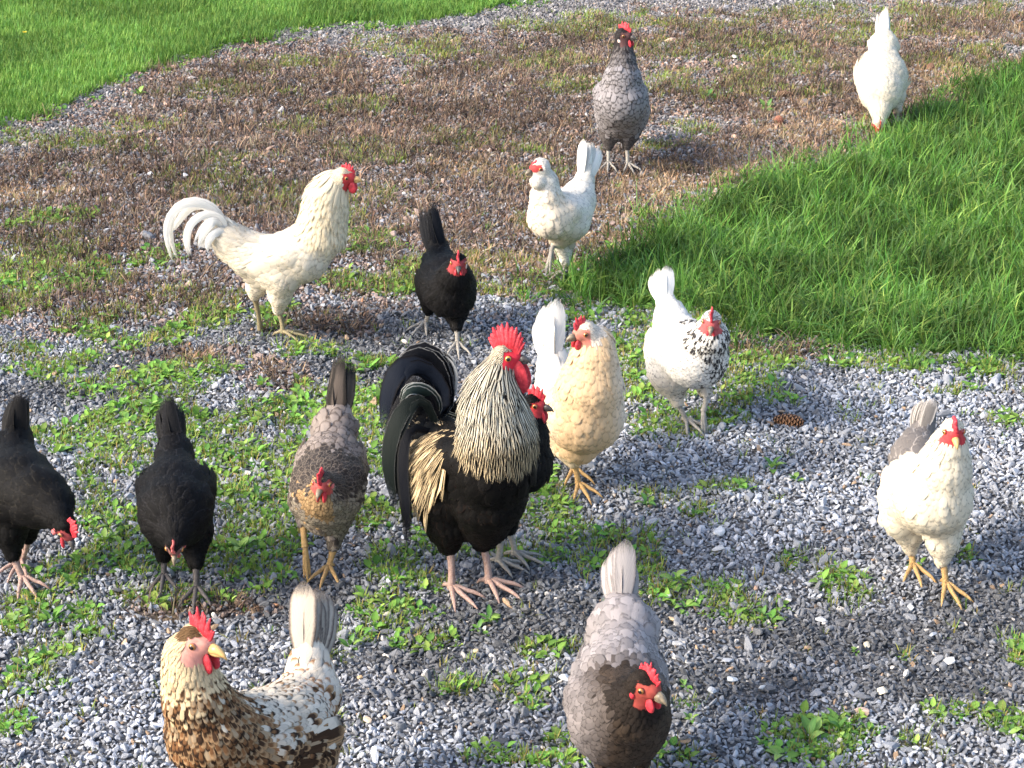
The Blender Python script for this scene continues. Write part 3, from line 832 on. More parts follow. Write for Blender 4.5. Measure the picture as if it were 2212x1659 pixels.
def build_bird(S):
    name = S['name']
    foot_px = S['base']                         # pixel of the ground point between the feet
    B0 = gnd(*foot_px); BY = B0[1]
    root = thing(name, S['label'], S['cat'], (B0[0], B0[1], 0), S.get('group'))
    sc = S.get('size', 1.0)
    phi = S['phi']; fwd = face_dir(phi); lat = np.cross(UP, fwd)
    O = np.array((B0[0], B0[1], 0))
    sp, rr = [], []
    for px, py, dy, r in S['spine']:
        q = at(px, py, BY + dy)
        sp.append(q - O); rr.append(r * m_per_px(q[1], q[2]))
    sp = np.array(sp); rr = np.array(rr); n = len(sp)
    if S.get('dbg'): print(name, 'z', np.round(sp[:, 2], 3), 'r', np.round(rr, 3))
    ir, im, ib = S.get('idx', (1, 2, 3))
    fld = Field()
    K = S.get('K', 0.014) * sc
    for i in range(n - 1):
        fl = unit(sp[i] - sp[i + 1]) + UP * (-0.28 if i >= ib - 1 else -0.12)
        k = K if i < n - 2 else 0.014 * sc
        fld.cap(sp[i], sp[i + 1], rr[i], rr[i + 1], k, fl)
    rr[-1] *= S.get('hs', 1.2)
    H = sp[-1]; hr = rr[-1]
    bdir = face_dir(S['hphi'], S.get('hpitch', 0))
    hlat = unit(np.cross(UP, bdir)) if abs(bdir[2]) < 0.95 else lat
    hup = unit(np.cross(bdir, hlat))
    fld.cap(H, H + bdir * hr * 0.62, hr, hr * 0.66, 0.008, -bdir * 0.8)
    for (px, py, dy, r) in S.get('lumps', []):
        q = at(px, py, BY + dy); r_ = r * m_per_px(q[1], q[2])
        fld.cap(q - O, q - O, r_, r_, 0.010, -fwd * 0.9 - UP * 0.5)
    # wings folded along the flanks
    wings = []
    for s_ in (-1, 1):
        a = sp[ib] + lat * s_ * rr[ib] * 0.64 - fwd * 0.03 + UP * rr[ib] * 0.20
        b = sp[ir] * 0.6 + sp[im] * 0.4 + lat * s_ * (rr[ir] * 0.45 + rr[im] * 0.32) + UP * rr[ir] * 0.02
        fld.cap(a, b, rr[ib] * 0.44, rr[ir] * 0.42, 0.009, unit(b - a) * 1.0 - UP * 0.08)
        wings.append((s_, a, b))
    # legs: thigh in the body volume, scaled shank and toes as a mesh of their own
    legs = []
    for lg in S['legs']:
        hx, hy, hdy = lg['hock']
        if 'g' in lg:
            A = gnd(*lg['g']); A[2] = float(ground_z(A[:1], A[1:2])[0]) + 0.017
            Hk = at(hx, hy, A[1] + hdy)
        else:
            ax_, ay_, ady = lg['air']; A = at(ax_, ay_, BY + ady); Hk = at(hx, hy, BY + hdy)
        A = A - O; Hk = Hk - O
        s_ = 1 if (Hk - sp[im]) @ lat > 0 else -1
        tp = sp[im] * 0.8 + sp[ir] * 0.2 + lat * s_ * rr[im] * 0.42 - UP * rr[im] * 0.35
        if 'thigh' in lg:
            q = at(lg['thigh'][0], lg['thigh'][1], BY + lg['thigh'][2]); tp = q - O
        tr = lg.get('tr', 0.044) * sc
        mid_ = tp * 0.45 + Hk * 0.55 + UP * 0.005
        fld.cap(tp, mid_, tr, tr * 0.66, 0.022, unit(Hk - tp))
        fld.cap(mid_, Hk + (tp - Hk) * 0.06, tr * 0.66, lg.get('hr', 0.0125) * sc, 0.016, unit(Hk - tp))
        legs.append((lg, A, Hk))
    # tail core
    tl = S['tail']
    T1 = at(tl['tip'][0], tl['tip'][1], BY + tl['tip'][2]) - O
    td = unit(T1 - sp[0]); TL = np.linalg.norm(T1 - sp[0])
    core = tl.get('core', 0.45)
    tprof = (lambda t: (0.75 + 0.45 * min(1, t * 4)) * (1 - 0.80 * max(0.0, t - 0.12) ** 1.15)) if tl.get('pointed') else None
    fld.cap(sp[0], sp[0] + td * TL * core, rr[0] * 0.9, rr[0] * tl.get('corer', 0.35), 0.02, td)
    lo = np.min([np.minimum(q[0], q[1]) - max(q[2], q[3]) for q in fld.P], 0) - 0.035
    hi = np.max([np.maximum(q[0], q[1]) + max(q[2], q[3]) for q in fld.P], 0) + 0.035
    fld.amp *= sc
    V, Fq = surface_nets(fld, lo, hi, 0.0048 * sc)
    # where on the bird
    def where(P):
        best = np.full(len(P), 1e9); tt = np.zeros(len(P))
        for i in range(n - 1):
            a, b = sp[i], sp[i + 1]; ab = b - a
            t = np.clip(((P - a) @ ab) / (ab @ ab), 0, 1)
            d_ = np.linalg.norm(P - a - t[:, None] * ab, axis=1) - (rr[i] + (rr[i + 1] - rr[i]) * t)
            m_ = d_ < best; best[m_] = d_[m_]; tt[m_] = i + t[m_]
        hd = (P - H) / hr
        E = fld.each(P)
        thd = np.min(np.stack(E[-(1 + 2 * len(legs)):-1]), 0)
        return dict(t=tt, face=hd @ bdir, hz=hd @ hup, hl=np.abs(hd @ hlat), hd=np.linalg.norm(hd, axis=1), thigh=thd < best - 0.004, lat=(P - sp[im]) @ lat, up=P[:, 2] - sp[im][2], fw=(P - sp[im]) @ fwd, P=P, n=n, best=best)
    w = where(V); N = fld.grad(V)
    w['nz'] = N[:, 2]; w['nx'] = N @ lat; w['r'] = rs.rand(len(V))
    ca, cb, ax_, thr, az_ = S['col'](w)
    bare = (w['hd'] < 1.75) & (w['face'] > S.get('bare', 0.0)) & (w['hz'] < 0.62) & (w['t'] > n - 2.2)
    if S.get('beard'): bare &= (w['hz'] > -0.1) & (w['face'] > 0.15)
    fc = np.array(S.get('facecol', (0.55, 0.055, 0.06)))
    bc = np.where(bare[:, None], fc * (0.8 + 0.4 * w['r'][:, None]), ca * 0.85)
    tag(mesh_obj('body', V, Fq, FEATHER, root, {'ca': bc, 'cb': bc, 'fuv': np.tile((0.5, 0.3, 0.5), (len(V), 1)), 'pp': np.tile((-1.0, 9.0, 0.0), (len(V), 1))}))
    # ---- small feathers
    va, vb, vc, vd = (V[Fq[:, i]] for i in range(4))
    area = np.linalg.norm(np.cross(vc - va, vd - vb), axis=1)
    M = int(area.sum() / 2 / (0.0022 ** 2))
    M = min(M, 60000)
    fi = rs.choice(len(Fq), M, p=area / area.sum())
    u1, u2 = rs.rand(M, 1), rs.rand(M, 1)
    P = (va[fi] * (1 - u1) + vb[fi] * u1) * (1 - u2) + (vd[fi] * (1 - u1) + vc[fi] * u1) * u2
    w = where(P)
    tn = w['t'] / (n - 1)
    Ls = S.get('flen', [(0, .045), (.2, .042), (.45, .034), (.62, .027), (.8, .024), (.93, .013), (1, .0075)])
    Lf = np.interp(tn, [a for a, b in Ls], [b for a, b in Ls]) * sc
    Lf = np.where(w['thigh'], 0.022 * sc, Lf)
    Lf = np.where((w['hd'] < 1.5) & (w['t'] > n - 2.1), np.minimum(Lf, 0.0085 * sc), Lf)
    ok = ~((w['hd'] < 1.75) & (w['face'] > S.get('bare', 0.0)) & (w['hz'] < 0.60) & (w['t'] > n - 2.2))
    if S.get('beard'): ok |= (w['hd'] < 2.5) & ((w['hz'] < -0.1) | (w['face'] < 0.15))
    ok &= ~((w['hd'] < 1.6) & (w['face'] > 0.95))
    P0 = P.copy()
    P = P[ok]; Lf = Lf[ok]
    kp = dart(P, Lf * S.get('space', 0.30), rs.permutation(len(P)))
    P = P[kp]; Lf = Lf[kp]
    N = fld.grad(P); D = fld.flow(P)
    D = D - N * np.sum(D * N, 1, keepdims=True)
    D = unit(D) + unit(rs.randn(len(P), 3)) * 0.10
    D = unit(D - N * np.sum(D * N, 1, keepdims=True))
    w = where(P); w['nz'] = N[:, 2]; w['nx'] = N @ lat; w['r'] = rs.rand(len(P))
    w['t0'] = w['t'].copy()
    w['t'] = w['t'] + rs.randn(len(P)) * 0.16 * (w['t'] < n - 2.2); w['nz'] = w['nz'] + rs.randn(len(P)) * 0.13
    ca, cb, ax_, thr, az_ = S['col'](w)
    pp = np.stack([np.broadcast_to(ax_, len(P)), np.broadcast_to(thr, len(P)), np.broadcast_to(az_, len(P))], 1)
    asp = S.get('aspect', 0.62)
    neck = np.clip((w['t'] / (n - 1) - 0.55) * 4, 0, 1)
    Wf = Lf * (asp * (1 - neck) + S.get('neckasp', 0.42) * neck)
    Lr = Lf * rs.uniform(0.85, 1.2, len(P)) * S.get('lmul', 1.0)
    lift = Lf * S.get('lift', 0.10) * rs.uniform(0.5, 1.4, len(P)) + 0.0008
    lift += (rs.rand(len(P)) < 0.10) * Lf * 0.12
    q, f, fuv, a1, b1, p1 = plumage(fld, P - D * (Lf * 0.3)[:, None], D, N, Lr, Wf, ca, cb, pp, lift)
    allq, allf, allu, alla, allb, allp = [q], [f], [fuv], [a1], [b1], [p1]
    # long hanging feathers (cape and saddle of the cocks)
    for (t0, t1, cnt, L_, W_, cond, colf, *ex) in S.get('long', []):
        w0 = where(P0); w0['t0'] = w0['t']
        ii = np.nonzero((w0['t'] > t0) & (w0['t'] < t1) & ~w0['thigh'])[0]
        if len(ii) > 26000: ii = ii[rs.permutation(len(ii))[:26000]]
        Pq = P0[ii]; Nq = fld.grad(Pq)
        ww = where(Pq); ww['nz'] = Nq[:, 2]; ww['r'] = rs.rand(len(Pq))
        k_ = np.nonzero(cond(ww))[0]
        if not len(k_): continue
        k_ = k_[dart(Pq[k_], np.full(len(k_), S.get('ldart', 0.0062)), rs.permutation(len(k_)))][:cnt * 3]
        Pq = Pq[k_]; Nq = Nq[k_]; ww = {a_: (v_[k_] if isinstance(v_, np.ndarray) and len(v_) == len(ww['r']) else v_) for a_, v_ in ww.items() if a_ != 'r'} | {'r': ww['r'][k_]}
        Dq = fld.flow(Pq); Dq = unit(Dq - Nq * np.sum(Dq * Nq, 1, keepdims=True))
        c1, c2, x1, x2, x3 = colf(ww)
        m2 = len(Pq)
        pp2 = np.stack([np.broadcast_to(x1, m2), np.broadcast_to(x2, m2), np.broadcast_to(x3, m2)], 1)
        DD = unit(Dq - UP * 0.12 + unit(rs.randn(m2, 3)) * 0.07)
        lf0 = 0.010
        if ex:
            DD = unit(Dq * ex[0] - UP + lat * np.sign(ww['lat'])[:, None] * 0.5 + unit(rs.randn(m2, 3)) * 0.08); lf0 = ex[1]
            DD = unit(DD - Nq * np.sum(DD * Nq, 1, keepdims=True) * 0.9)
        q, f, fuv, a1, b1, p1 = plumage(fld, Pq - DD * 0.01, DD, Nq, np.full(m2, L_) * rs.uniform(0.75, 1.15, m2), np.full(m2, W_), c1, c2, pp2, lf0 + rs.rand(m2) * 0.006, conf=0.8)
        allf.append(f + sum(len(x) for x in allq)); allq.append(q); allu.append(fuv); alla.append(a1); allb.append(b1); allp.append(p1)
    tag(mesh_obj('plumage', np.concatenate(allq), np.concatenate(allf), FEATHER, root, {'ca': np.concatenate(alla), 'cb': np.concatenate(allb), 'fuv': np.concatenate(allu), 'pp': np.concatenate(allp)}), kind='stuff')
    # ---- wings
    for s_, a, b in wings:
        dirw = unit(b - a)
        k_ = 13
        tt = np.linspace(0, 1, k_)
        P = np.array([a + (b - a) * (0.05 + 0.55 * t) + lat * s_ * 0.03 - UP * rr[im] * (0.55 - 0.75 * t) * 0.9 for t in tt])
        for _ in range(3):
            g = fld.grad(P); P = P - g * fld.d(P)[:, None]
        N = fld.grad(P); D = unit(dirw[None] - UP * 0.10 + N * 0); D = unit(D - N * np.sum(D * N, 1, keepdims=True))
        w = where(P); w['nz'] = N[:, 2]; w['nx'] = N @ lat; w['r'] = rs.rand(k_)
        c1, c2, x1, x2, x3 = S.get('wcol', S['col'])(w)
        pp = np.stack([np.broadcast_to(x1, k_), np.broadcast_to(x2, k_), np.broadcast_to(x3, k_)], 1)
        q, f, fuv, a1, b1, p1 = plumage(fld, P, D, N, np.full(k_, 0.105 * sc) * (1 - 0.3 * tt), np.full(k_, 0.026 * sc), c1, c2, pp, 0.007 + 0.006 * tt, conf=0.7)
        mesh_obj('wing', q, f, FEATHER, root, {'ca': a1, 'cb': b1, 'fuv': fuv, 'pp': p1})
    # ---- tail
    tc, tcb, tpp = tl.get('col'), tl.get('colb', tl.get('col')), tl.get('pp', (0, 9, 0))
    fan, nf = math.radians(tl.get('fan', 18)), tl.get('n', 6) + 1
    roll = math.radians(tl.get('roll', 38)); tw = tl.get('w', 0.030) * sc * tl.get('ws', 0.74)
    tlat = unit(np.cross(UP, unit(np.array((-td[0], -td[1], 0)) + fwd * 0.6)))
    tlat = unit(tlat - td * (tlat @ td))
    tup = np.cross(td, tlat); 
    if tup @ fwd < 0: tup = -tup       # top edge of the tail points forward when the tail stands up
    for k_ in range(nf):
        for s_ in (-1, 1):
            aa = (k_ / max(1, nf - 1) * 2 - 1)
            d_ = unit(td + tup * math.tan(fan * aa) + tlat * s_ * (0.035 * (1 - aa) * tl.get('spread', 1) + 0.03 * rs.randn()) + tup * 0.03 * rs.randn())
            L_ = TL * (1.0 - 0.14 * abs(aa) - 0.13 * rs.rand())
            p0 = sp[0] + tup * aa * rr[0] * 0.35 + tlat * s_ * (0.003 + 0.0035 * (1 - aa) * 0.5 * 3)
            side = tup * math.cos(roll) - tlat * s_ * math.sin(roll)
            bow = -tup * 0.0 + tlat * s_ * 0.006
            mid_ = p0 + d_ * L_ * 0.5 + bow
            c_ = np.array(tc) * rs.uniform(0.78, 1.15)
            ribbon([p0, mid_, p0 + d_ * L_ - tup * 0.01], tw, side, c_, tcb, tpp, 'tail_feather', root, prof=tprof)
    if not tl.get('sickles'):
        sg = 1.0 if np.cross(td, tlat) @ tup > 0 else -1.0
        for k_ in range(4):
            L_ = TL * (1.0 - 0.05 * k_ - 0.06 * rs.rand())
            p0 = sp[0] + tup * (rr[0] * (0.42 - 0.10 * k_) + 0.008)
            d_ = unit(td + tup * math.tan(fan * (0.95 - 0.3 * k_)) + tlat * (0.03, -0.03, 0.06, -0.06)[k_])
            ribbon([p0, p0 + d_ * L_ * .5, p0 + d_ * L_ - tup * 0.012], tw * 1.25, tlat * sg, np.array(tc) * rs.uniform(0.9, 1.1), tcb, tpp, 'tail_feather', root, cup=0.07, prof=tprof)
    for (pts, wd, c_, cb_, pp_) in tl.get('sickles', []):
        path = [at(px, py, BY + dy) - O for px, py, dy in pts]
        tdv = unit(path[-1] - path[0])
        sidev = np.cross(unit(np.array(lat) * 0.9 + fwd * 0.25), UP)
        def sfun(t, path=path):
            i = min(len(path) - 2, int(t * (len(path) - 1)))
            tan = unit(path[i + 1] - path[i]); nrm_ = unit(lat * 0.9 + np.array((0, -1, 0.2)) * 0.35)
            return np.cross(nrm_, tan)
        # blend of the segment sides so the blade never snaps
        def sblend(t, path=path):
            acc = 0
            for i in range(len(path) - 1):
                tan = unit(path[i + 1] - path[i]); nrm_ = unit(lat * (1 if lat[1] < 0 else -1) + np.array((0, -1, 0.25)) * 0.6)
                acc = acc + np.cross(nrm_, tan) * math.exp(-((t - (i + .5) / (len(path) - 1)) / 0.22) ** 2)
            return acc
        for c2_ in range(3):
            off = rs.randn(3) * (0.0045, 0.005, 0.004)
            pth = [q_ + off * (0.3 + 1.2 * i_ / (len(path) - 1)) for i_, q_ in enumerate(path)]
            ribbon(pth, wd * (0.85, 0.72, 0.6)[c2_], sblend, np.array(c_), np.array(cb_), pp_, 'tail_feather', root, cup=0.03, prof=lambda t: (0.5 + 0.5 * min(1, t * 3)) * (1 - max(0, (t - 0.45) / 0.55) ** 2.0 * 0.93))

    # ---- head parts
    bm = S.get('beak', BEAK_H)
    bl = S.get('bl', 0.019) * sc
    Bs = H + bdir * hr * 1.12 - hup * hr * 0.10
    V, Fc = [], []
    tube([Bs, Bs + bdir * bl * 0.45 + hup * 0.0004, Bs + bdir * bl * 0.8 - hup * bl * 0.10, Bs + bdir * bl * 1.05 - hup * bl * 0.34], [hr * 0.36, hr * 0.27, hr * 0.15, 0.0008], 10, V, Fc)
    tube([Bs - hup * hr * 0.22, Bs + bdir * bl * 0.4 - hup * hr * 0.26, Bs + bdir * bl * 0.78 - hup * hr * 0.30], [hr * 0.26, hr * 0.19, 0.001], 8, V, Fc)
    mesh_obj('beak', V, Fc, bm, root)
    ch = S.get('comb', 0.022)
    if ch:
        V, Fc = comb_mesh(H, bdir, hup, hlat, hr, ch * sc, S.get('nsp', 5), S.get('ca0', 18), S.get('ca1', 125), S.get('lean', 0.0), thick=S.get('cth', 1.0), sdp=S.get('sdp', 0.34))
        mesh_obj('comb', V, Fc, S.get('combm', COMB), root)
    wl_ = S.get('wattle', 0.018) * sc
    if wl_:
        for s_ in (-1, 1):
            c_ = H + bdir * hr * 1.0 - hup * (hr * 0.50 + wl_ * 0.55) + hlat * s_ * hr * 0.34
            V, Fc = ellipsoid(c_, (hlat * 0.0036 * sc + 0 * UP, bdir * wl_ * 0.52, unit(-hup * 0.0 - UP) * wl_ * 0.78), 12, 8, 0.25)
            mesh_obj('wattle', V, Fc, S.get('combm', COMB), root)
    for s_ in (-1, 1):
        c_ = H + hlat * s_ * hr * 0.90 - bdir * hr * 0.12 - hup * hr * 0.50
        if not S.get('beard'):
            V, Fc = ellipsoid(c_, (hlat * 0.0035 * sc, bdir * hr * 0.30 * S.get('lobe', 1), -unit(hup + UP * .3) * hr * 0.46 * S.get('lobe', 1)), 10, 6, 0.1)
            mesh_obj('earlobe', V, Fc, S.get('lobem', LOBE_P), root)
        ec = H + hlat * s_ * hr * 0.80 + bdir * hr * 0.40 + hup * hr * 0.14
        er = 0.0052 * sc
        ax0 = unit(hlat * s_ + bdir * 0.25)
        t1_ = unit(np.cross(ax0, UP)); t2_ = np.cross(ax0, t1_)
        V, Fc = ellipsoid(ec, (t1_ * er, t2_ * er, ax0 * er), 12, 12)
        V = np.array(V)
        cs_ = ((V - ec) @ ax0) / er
        ec_col = np.where(cs_[:, None] > 0.86, np.array((0.004, 0.004, 0.004)), np.where(cs_[:, None] > 0.45, np.array(S.get('iris', (0.42, 0.17, 0.03))), fc * 0.5))
        mesh_obj('eye', V, Fc, EYE, root, {'ca': ec_col})
    # ---- legs
    for lg, A, Hk in legs:
        V, Fc, C = [], [], []
        ls = sc * S.get('legth', 1.0)
        nsh = 9
        path = [Hk * (1 - t) + A * t + fwd * 0.003 * math.sin(math.pi * t) for t in np.linspace(-0.25, 1, nsh)]
        rad = [0.0072 * ls] * 2 + [0.0078 * ls, 0.0064 * ls, 0.0058 * ls, 0.0056 * ls, 0.0057 * ls, 0.0062 * ls, 0.0070 * ls]
        # ringed scutes: many short rings
        T = np.linspace(0, 1, 40); pth = np.array(path)
        pf = np.stack([np.interp(T, np.linspace(0, 1, nsh), pth[:, i]) for i in range(3)], 1)
        rf = np.interp(T, np.linspace(0, 1, nsh), rad) * (1 + 0.05 * (np.arange(40) % 2))
        tube(list(pf), list(rf), 10, V, Fc)
        Aw = A + O
        V = [v + O for v in V]
        foot(V, Fc, C, Aw, lg.get('phi', phi), ls * 1.12, 'g' in lg, math.radians(lg.get('droop', 60)))
        V = [v - O for v in V]
        mesh_obj('leg', V, Fc, lg.get('mat', S.get('legm', LEG_G)), root)
    return root

# ---- plumage colours ------------------------------------------------
def A3(c, n): return np.tile(np.array(c, float), (n, 1))
def lerp3(a, b, f): return a * (1 - f[:, None]) + b * f[:, None]
def plain(c, var=0.06, warm=0.0, edge=None, thr=9, ax=1.0, az=1.0):
    def f(w):
        n = len(w['t'])
        a = A3(c, n) * (1 + (w['r'][:, None] - 0.5) * 2 * var)
        b = A3(edge, n) if edge is not None else a
        return np.clip(a, 0, 0.85), b, ax, thr, az
    return f
WHITE = (0.62, 0.56, 0.45)
CREAM = (0.78, 0.69, 0.52)
BLACK = (0.016, 0.015, 0.016)
def patchn(w, f, seed=0):
    P = w['P']
    return fbm(P[:, 0] * 1.0 + P[:, 2] * 0.7 + 5, P[:, 1] + P[:, 2] * 0.9 + 7, f, 3, seed)

def col_cock_white(w):
    n = len(w['t'])
    a = lerp3(A3((0.64, 0.57, 0.46), n), A3((0.68, 0.58, 0.41), n), np.clip((w['t'] - 3.6) * 0.9, 0, 1))
    return a * (1 + (w['r'][:, None] - .5) * .08), a * 0.93, 1.0, 0.86, 0.9
def col_buff(w):
    n = len(w['t'])
    front = np.clip(w['fw'] * 14 + 0.2, 0, 1) * np.clip(1.6 - np.abs(w['lat'] + 0.015) * 14, 0, 1)
    a = lerp3(A3((0.67, 0.63, 0.57), n), A3((0.66, 0.465, 0.275), n), np.clip(front, 0, 1) * np.where(w['t'] > 6.4, 0.3, 1))
    a = np.where(w['thigh'][:, None], np.array((0.72, 0.58, 0.40)), a)
    return a * (1 + (w['r'][:, None] - .5) * .07), a * 0.93, 1.0, 0.9, 0.85
def col_dirty_white(w):
    n = len(w['t'])
    low = np.clip((-w['up'] - 0.0) * 22, 0, 1) * (patchn(w, 30) > 0.42)
    a = lerp3(A3((0.65, 0.61, 0.54), n), A3((0.44, 0.36, 0.25), n), low * 0.75)
    fr = np.clip(w['fw'] * 16, 0, 1) * (w['t'] < 4.6)
    a = lerp3(a, A3((0.70, 0.56, 0.40), n), fr * 0.55)
    return a * (1 + (w['r'][:, None] - .5) * .1), a * 0.9, 1, 0.9, 0.9
def col_white_grey(w):
    n = len(w['t'])
    a = A3((0.65, 0.58, 0.45), n)
    back = (w['t'] < 1.7) & (w['nz'] > 0.0)
    a = np.where(back[:, None], np.array((0.15, 0.135, 0.127)), a)
    b = np.where(back[:, None], np.array((0.40, 0.36, 0.33)), a * 0.92)
    sp_ = (w['lat'] > 0.05) & (w['r'] > 0.72) & (w['t'] > 1.5) & (w['t'] < 4)
    a = np.where(sp_[:, None], np.array((0.16, 0.14, 0.13)), a)
    return a * (1 + (w['r'][:, None] - .5) * .08), b, 1, 0.85, 0.86
def col_speckle(w):
    n = len(w['t'])
    a = A3((0.65, 0.62, 0.57), n); b = a * 0.93
    pn = patchn(w, 55, 2)
    br = (w['t'] > 2.3) & (w['t'] < 4.7) & (w['fw'] > 0.015) & (w['lat'] > -0.020 + 0.03 * (w['r'] - .5)) & (pn > 0.42)
    br |= (w['t'] > 3.4) & (w['t'] < 4.5) & (w['fw'] > 0.02) & (pn > 0.5)
    back = (~br) & (w['r'] > 0.80) & (w['nz'] > -0.3) & (w['t'] > 1.4) & (w['t'] < 4.6)
    a = np.where((br & (w['r'] > 0.42))[:, None], np.array((0.03, 0.028, 0.03)), a)
    b = np.where(br[:, None] & (w['r'] <= 0.42)[:, None], np.array((0.04, 0.035, 0.03)), np.where(br[:, None], np.array((0.6, 0.57, 0.5)), b))
    b = np.where(back[:, None], np.array((0.06, 0.055, 0.055)), b)
    thr = np.where(back, 0.90, 0.84); ax = np.where(back, 0.0, 1.0)
    hd = (w['t'] > 4.6) & (w['r'] > 0.6)
    a = np.where(hd[:, None], np.array((0.18, 0.17, 0.15)), a)
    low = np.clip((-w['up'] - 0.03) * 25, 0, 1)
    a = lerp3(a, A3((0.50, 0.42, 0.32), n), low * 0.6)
    return a, b, ax, thr, 1.0
def col_laced(w):
    n = len(w['t'])
    nk = np.clip((w['t'] - 4.0) / 1.6, 0, 1)
    a = lerp3(A3((0.232, 0.218, 0.228), n), A3((0.030, 0.026, 0.027), n), nk)
    a = lerp3(a, A3((0.085, 0.076, 0.075), n), w['thigh'] * 1.0)
    b = A3((0.034, 0.030, 0.031), n)
    a = a * (1 + (w['r'][:, None] - .5) * .2)
    st = np.where((w['t'] > 4.1) & (w['t'] < 6.2) & (w['r'] > 0.4), 1.0, 0.0)
    a = lerp3(a, A3((0.14, 0.125, 0.12), n), st * 0.6)
    return a, b, 1.0, np.where(w['thigh'], 0.95, 0.78), 0.90
def col_black(w):
    n = len(w['t'])
    a = A3((0.0036, 0.0034, 0.0038), n) * (0.7 + 0.9 * w['r'][:, None])
    b = A3((0.022, 0.021, 0.023), n)
    return a, b, 1.0, 0.86, 0.9
def col_black_scaly(w):
    n = len(w['t'])
    a = A3((0.004, 0.0038, 0.004), n) * (0.7 + 0.9 * w['r'][:, None])
    sc_ = (w['t'] > 2.2) & (w['t'] < 4.8)
    b = np.where(sc_[:, None], np.array((0.026, 0.023, 0.019)), np.array((0.012, 0.0115, 0.011)))
    return a, b, 1.0, 0.88, 0.92
def col_dusty(w):       # grey-brown hen
    n = len(w['t'])
    P = w
    a = A3((0.22, 0.185, 0.165), n); b = A3((0.09, 0.07, 0.06), n)
    ht = (w['t'] > 2.4) & (w['nz'] > 0.0)
    a = np.where(ht[:, None], np.array((0.038, 0.031, 0.028)), a); b = np.where(ht[:, None], np.array((0.16, 0.13, 0.105)), b)
    low = np.clip(-(w['nz'] - 0.05) * 5, 0, 1) * (w['t'] > 1.5)
    a = lerp3(a, A3((0.24, 0.205, 0.155), n), low); b = lerp3(b, A3((0.10, 0.083, 0.065), n), low)
    tan = (w['t'] > 3.2) & (np.abs(w['lat']) < 0.04) & (w['nz'] < 0.35)
    a = np.where(tan[:, None], np.array((0.34, 0.225, 0.115)), a); b = np.where(tan[:, None], np.array((0.15, 0.095, 0.05)), b)
    a = a * (1 + (w['r'][:, None] - .5) * .5)
    thr = np.where(ht, 0.72, 0.76)
    return a, b, 1.0, thr, 0.9
def col_bluegrey(w):    # grey hen in front
    n = len(w['t'])
    f = np.clip((w['t'] - 1.9) / 0.8, 0, 1) * np.clip((w['lat'] + 0.11) * 14, 0.35, 1) * np.clip((w['fw'] + 0.02) * 18 + (w['t'] > 3.2), 0, 1)
    a = lerp3(A3((0.275, 0.25, 0.25), n), A3((0.045, 0.032, 0.023), n), f)
    a = np.where(((w['t'] > 4.05))[:, None], np.array((0.020, 0.015, 0.012)), a)
    a = a * (0.75 + 0.5 * w['r'][:, None])
    b = a * 0.5
    return a, b, 1.0, 0.82, 0.90
def col_brown_white(w):
    n = len(w['t']); r = w['r']; r2 = rs.rand(n); r3 = rs.rand(n)
    pn = patchn(w, 40, 4)
    a = A3((0.60, 0.53, 0.44), n) * (0.85 + 0.25 * r3[:, None]); b = A3((0.30, 0.16, 0.08), n); thr = np.where(r2 > 0.45, 0.72, 1.4); ax = np.full(n, 0.4)
    s_ = w['nz'] + (pn - .5) * 0.8
    brown = (w['t'] > 1.2) & (w['t'] < 6.15) & (s_ < 0.26 + 0.16 * (w['t'] < 2.9) + 0.35 * ((w['fw'] > 0.03) & (w['t'] > 2.8)))
    dark = pn + 0.5 * (r - .5) + 0.15 * (w['t'] < 3) > 0.52
    cb_ = np.where(dark[:, None], np.array((0.050, 0.026, 0.014)), np.array((0.17, 0.080, 0.034)))
    cb_ = np.where((r2 > 0.84)[:, None], np.array((0.30, 0.22, 0.14)), cb_)
    a = np.where(brown[:, None], cb_ * (0.75 + 0.5 * r3[:, None]), a)
    b = np.where(brown[:, None], np.where((r > 0.4)[:, None], np.array((0.34, 0.21, 0.11)), np.array((0.025, 0.014, 0.009))), b)
    thr = np.where(brown, 0.55 + 0.3 * r2, thr); ax = np.where(brown, 1.0, ax)
    sh = (w['t'] > 1.9) & (w['t'] < 5.4) & ~brown
    a = np.where(sh[:, None], np.array((0.60, 0.53, 0.43)) * (0.8 + 0.25 * r3[:, None]), a)
    b = np.where(sh[:, None], np.where((r3 > .5)[:, None], np.array((0.035, 0.028, 0.024)), np.array((0.28, 0.17, 0.09))), b)
    thr = np.where(sh, np.where(r > 0.5, 0.70, 1.4), thr); ax = np.where(sh, 0.0, ax)
    nk = w['t'] > 4.9 + 0.9 * r2
    a = np.where(nk[:, None], np.array((0.60, 0.46, 0.28)) * (0.85 + 0.3 * r3[:, None]), a); b = np.where(nk[:, None], np.array((0.06, 0.032, 0.016)), b)
    thr = np.where(nk, np.where((r > 0.62) & (w['t'] < 5.9), 0.66, 1.5), thr); ax = np.where(nk, 0.0, ax)
    top = (w['t'] > 7.2) & (w['hz'] > 0.35) & (w['hl'] > .15)
    a = np.where(top[:, None], np.array((0.13, 0.075, 0.035)), a)
    return a, b, ax, thr, 1.0
def col_big_cock(w):
    n = len(w['t'])
    a = A3((0.0034, 0.0031, 0.0031), n) * (0.7 + 0.8 * w['r'][:, None]); b = A3((0.012, 0.010, 0.009), n)
    th = w['thigh'] & (w['r'] > 0.5); b = np.where(th[:, None], np.array((0.024, 0.013, 0.009)), b)
    cape = (w['t'] > 4.5) & ~w['thigh']
    b = np.where(cape[:, None], np.array((0.62, 0.54, 0.40)), b)
    thr = np.where(cape, 0.30, 0.9)
    return a, b, 1.0, thr, np.where(cape, 0.35, 0.95)
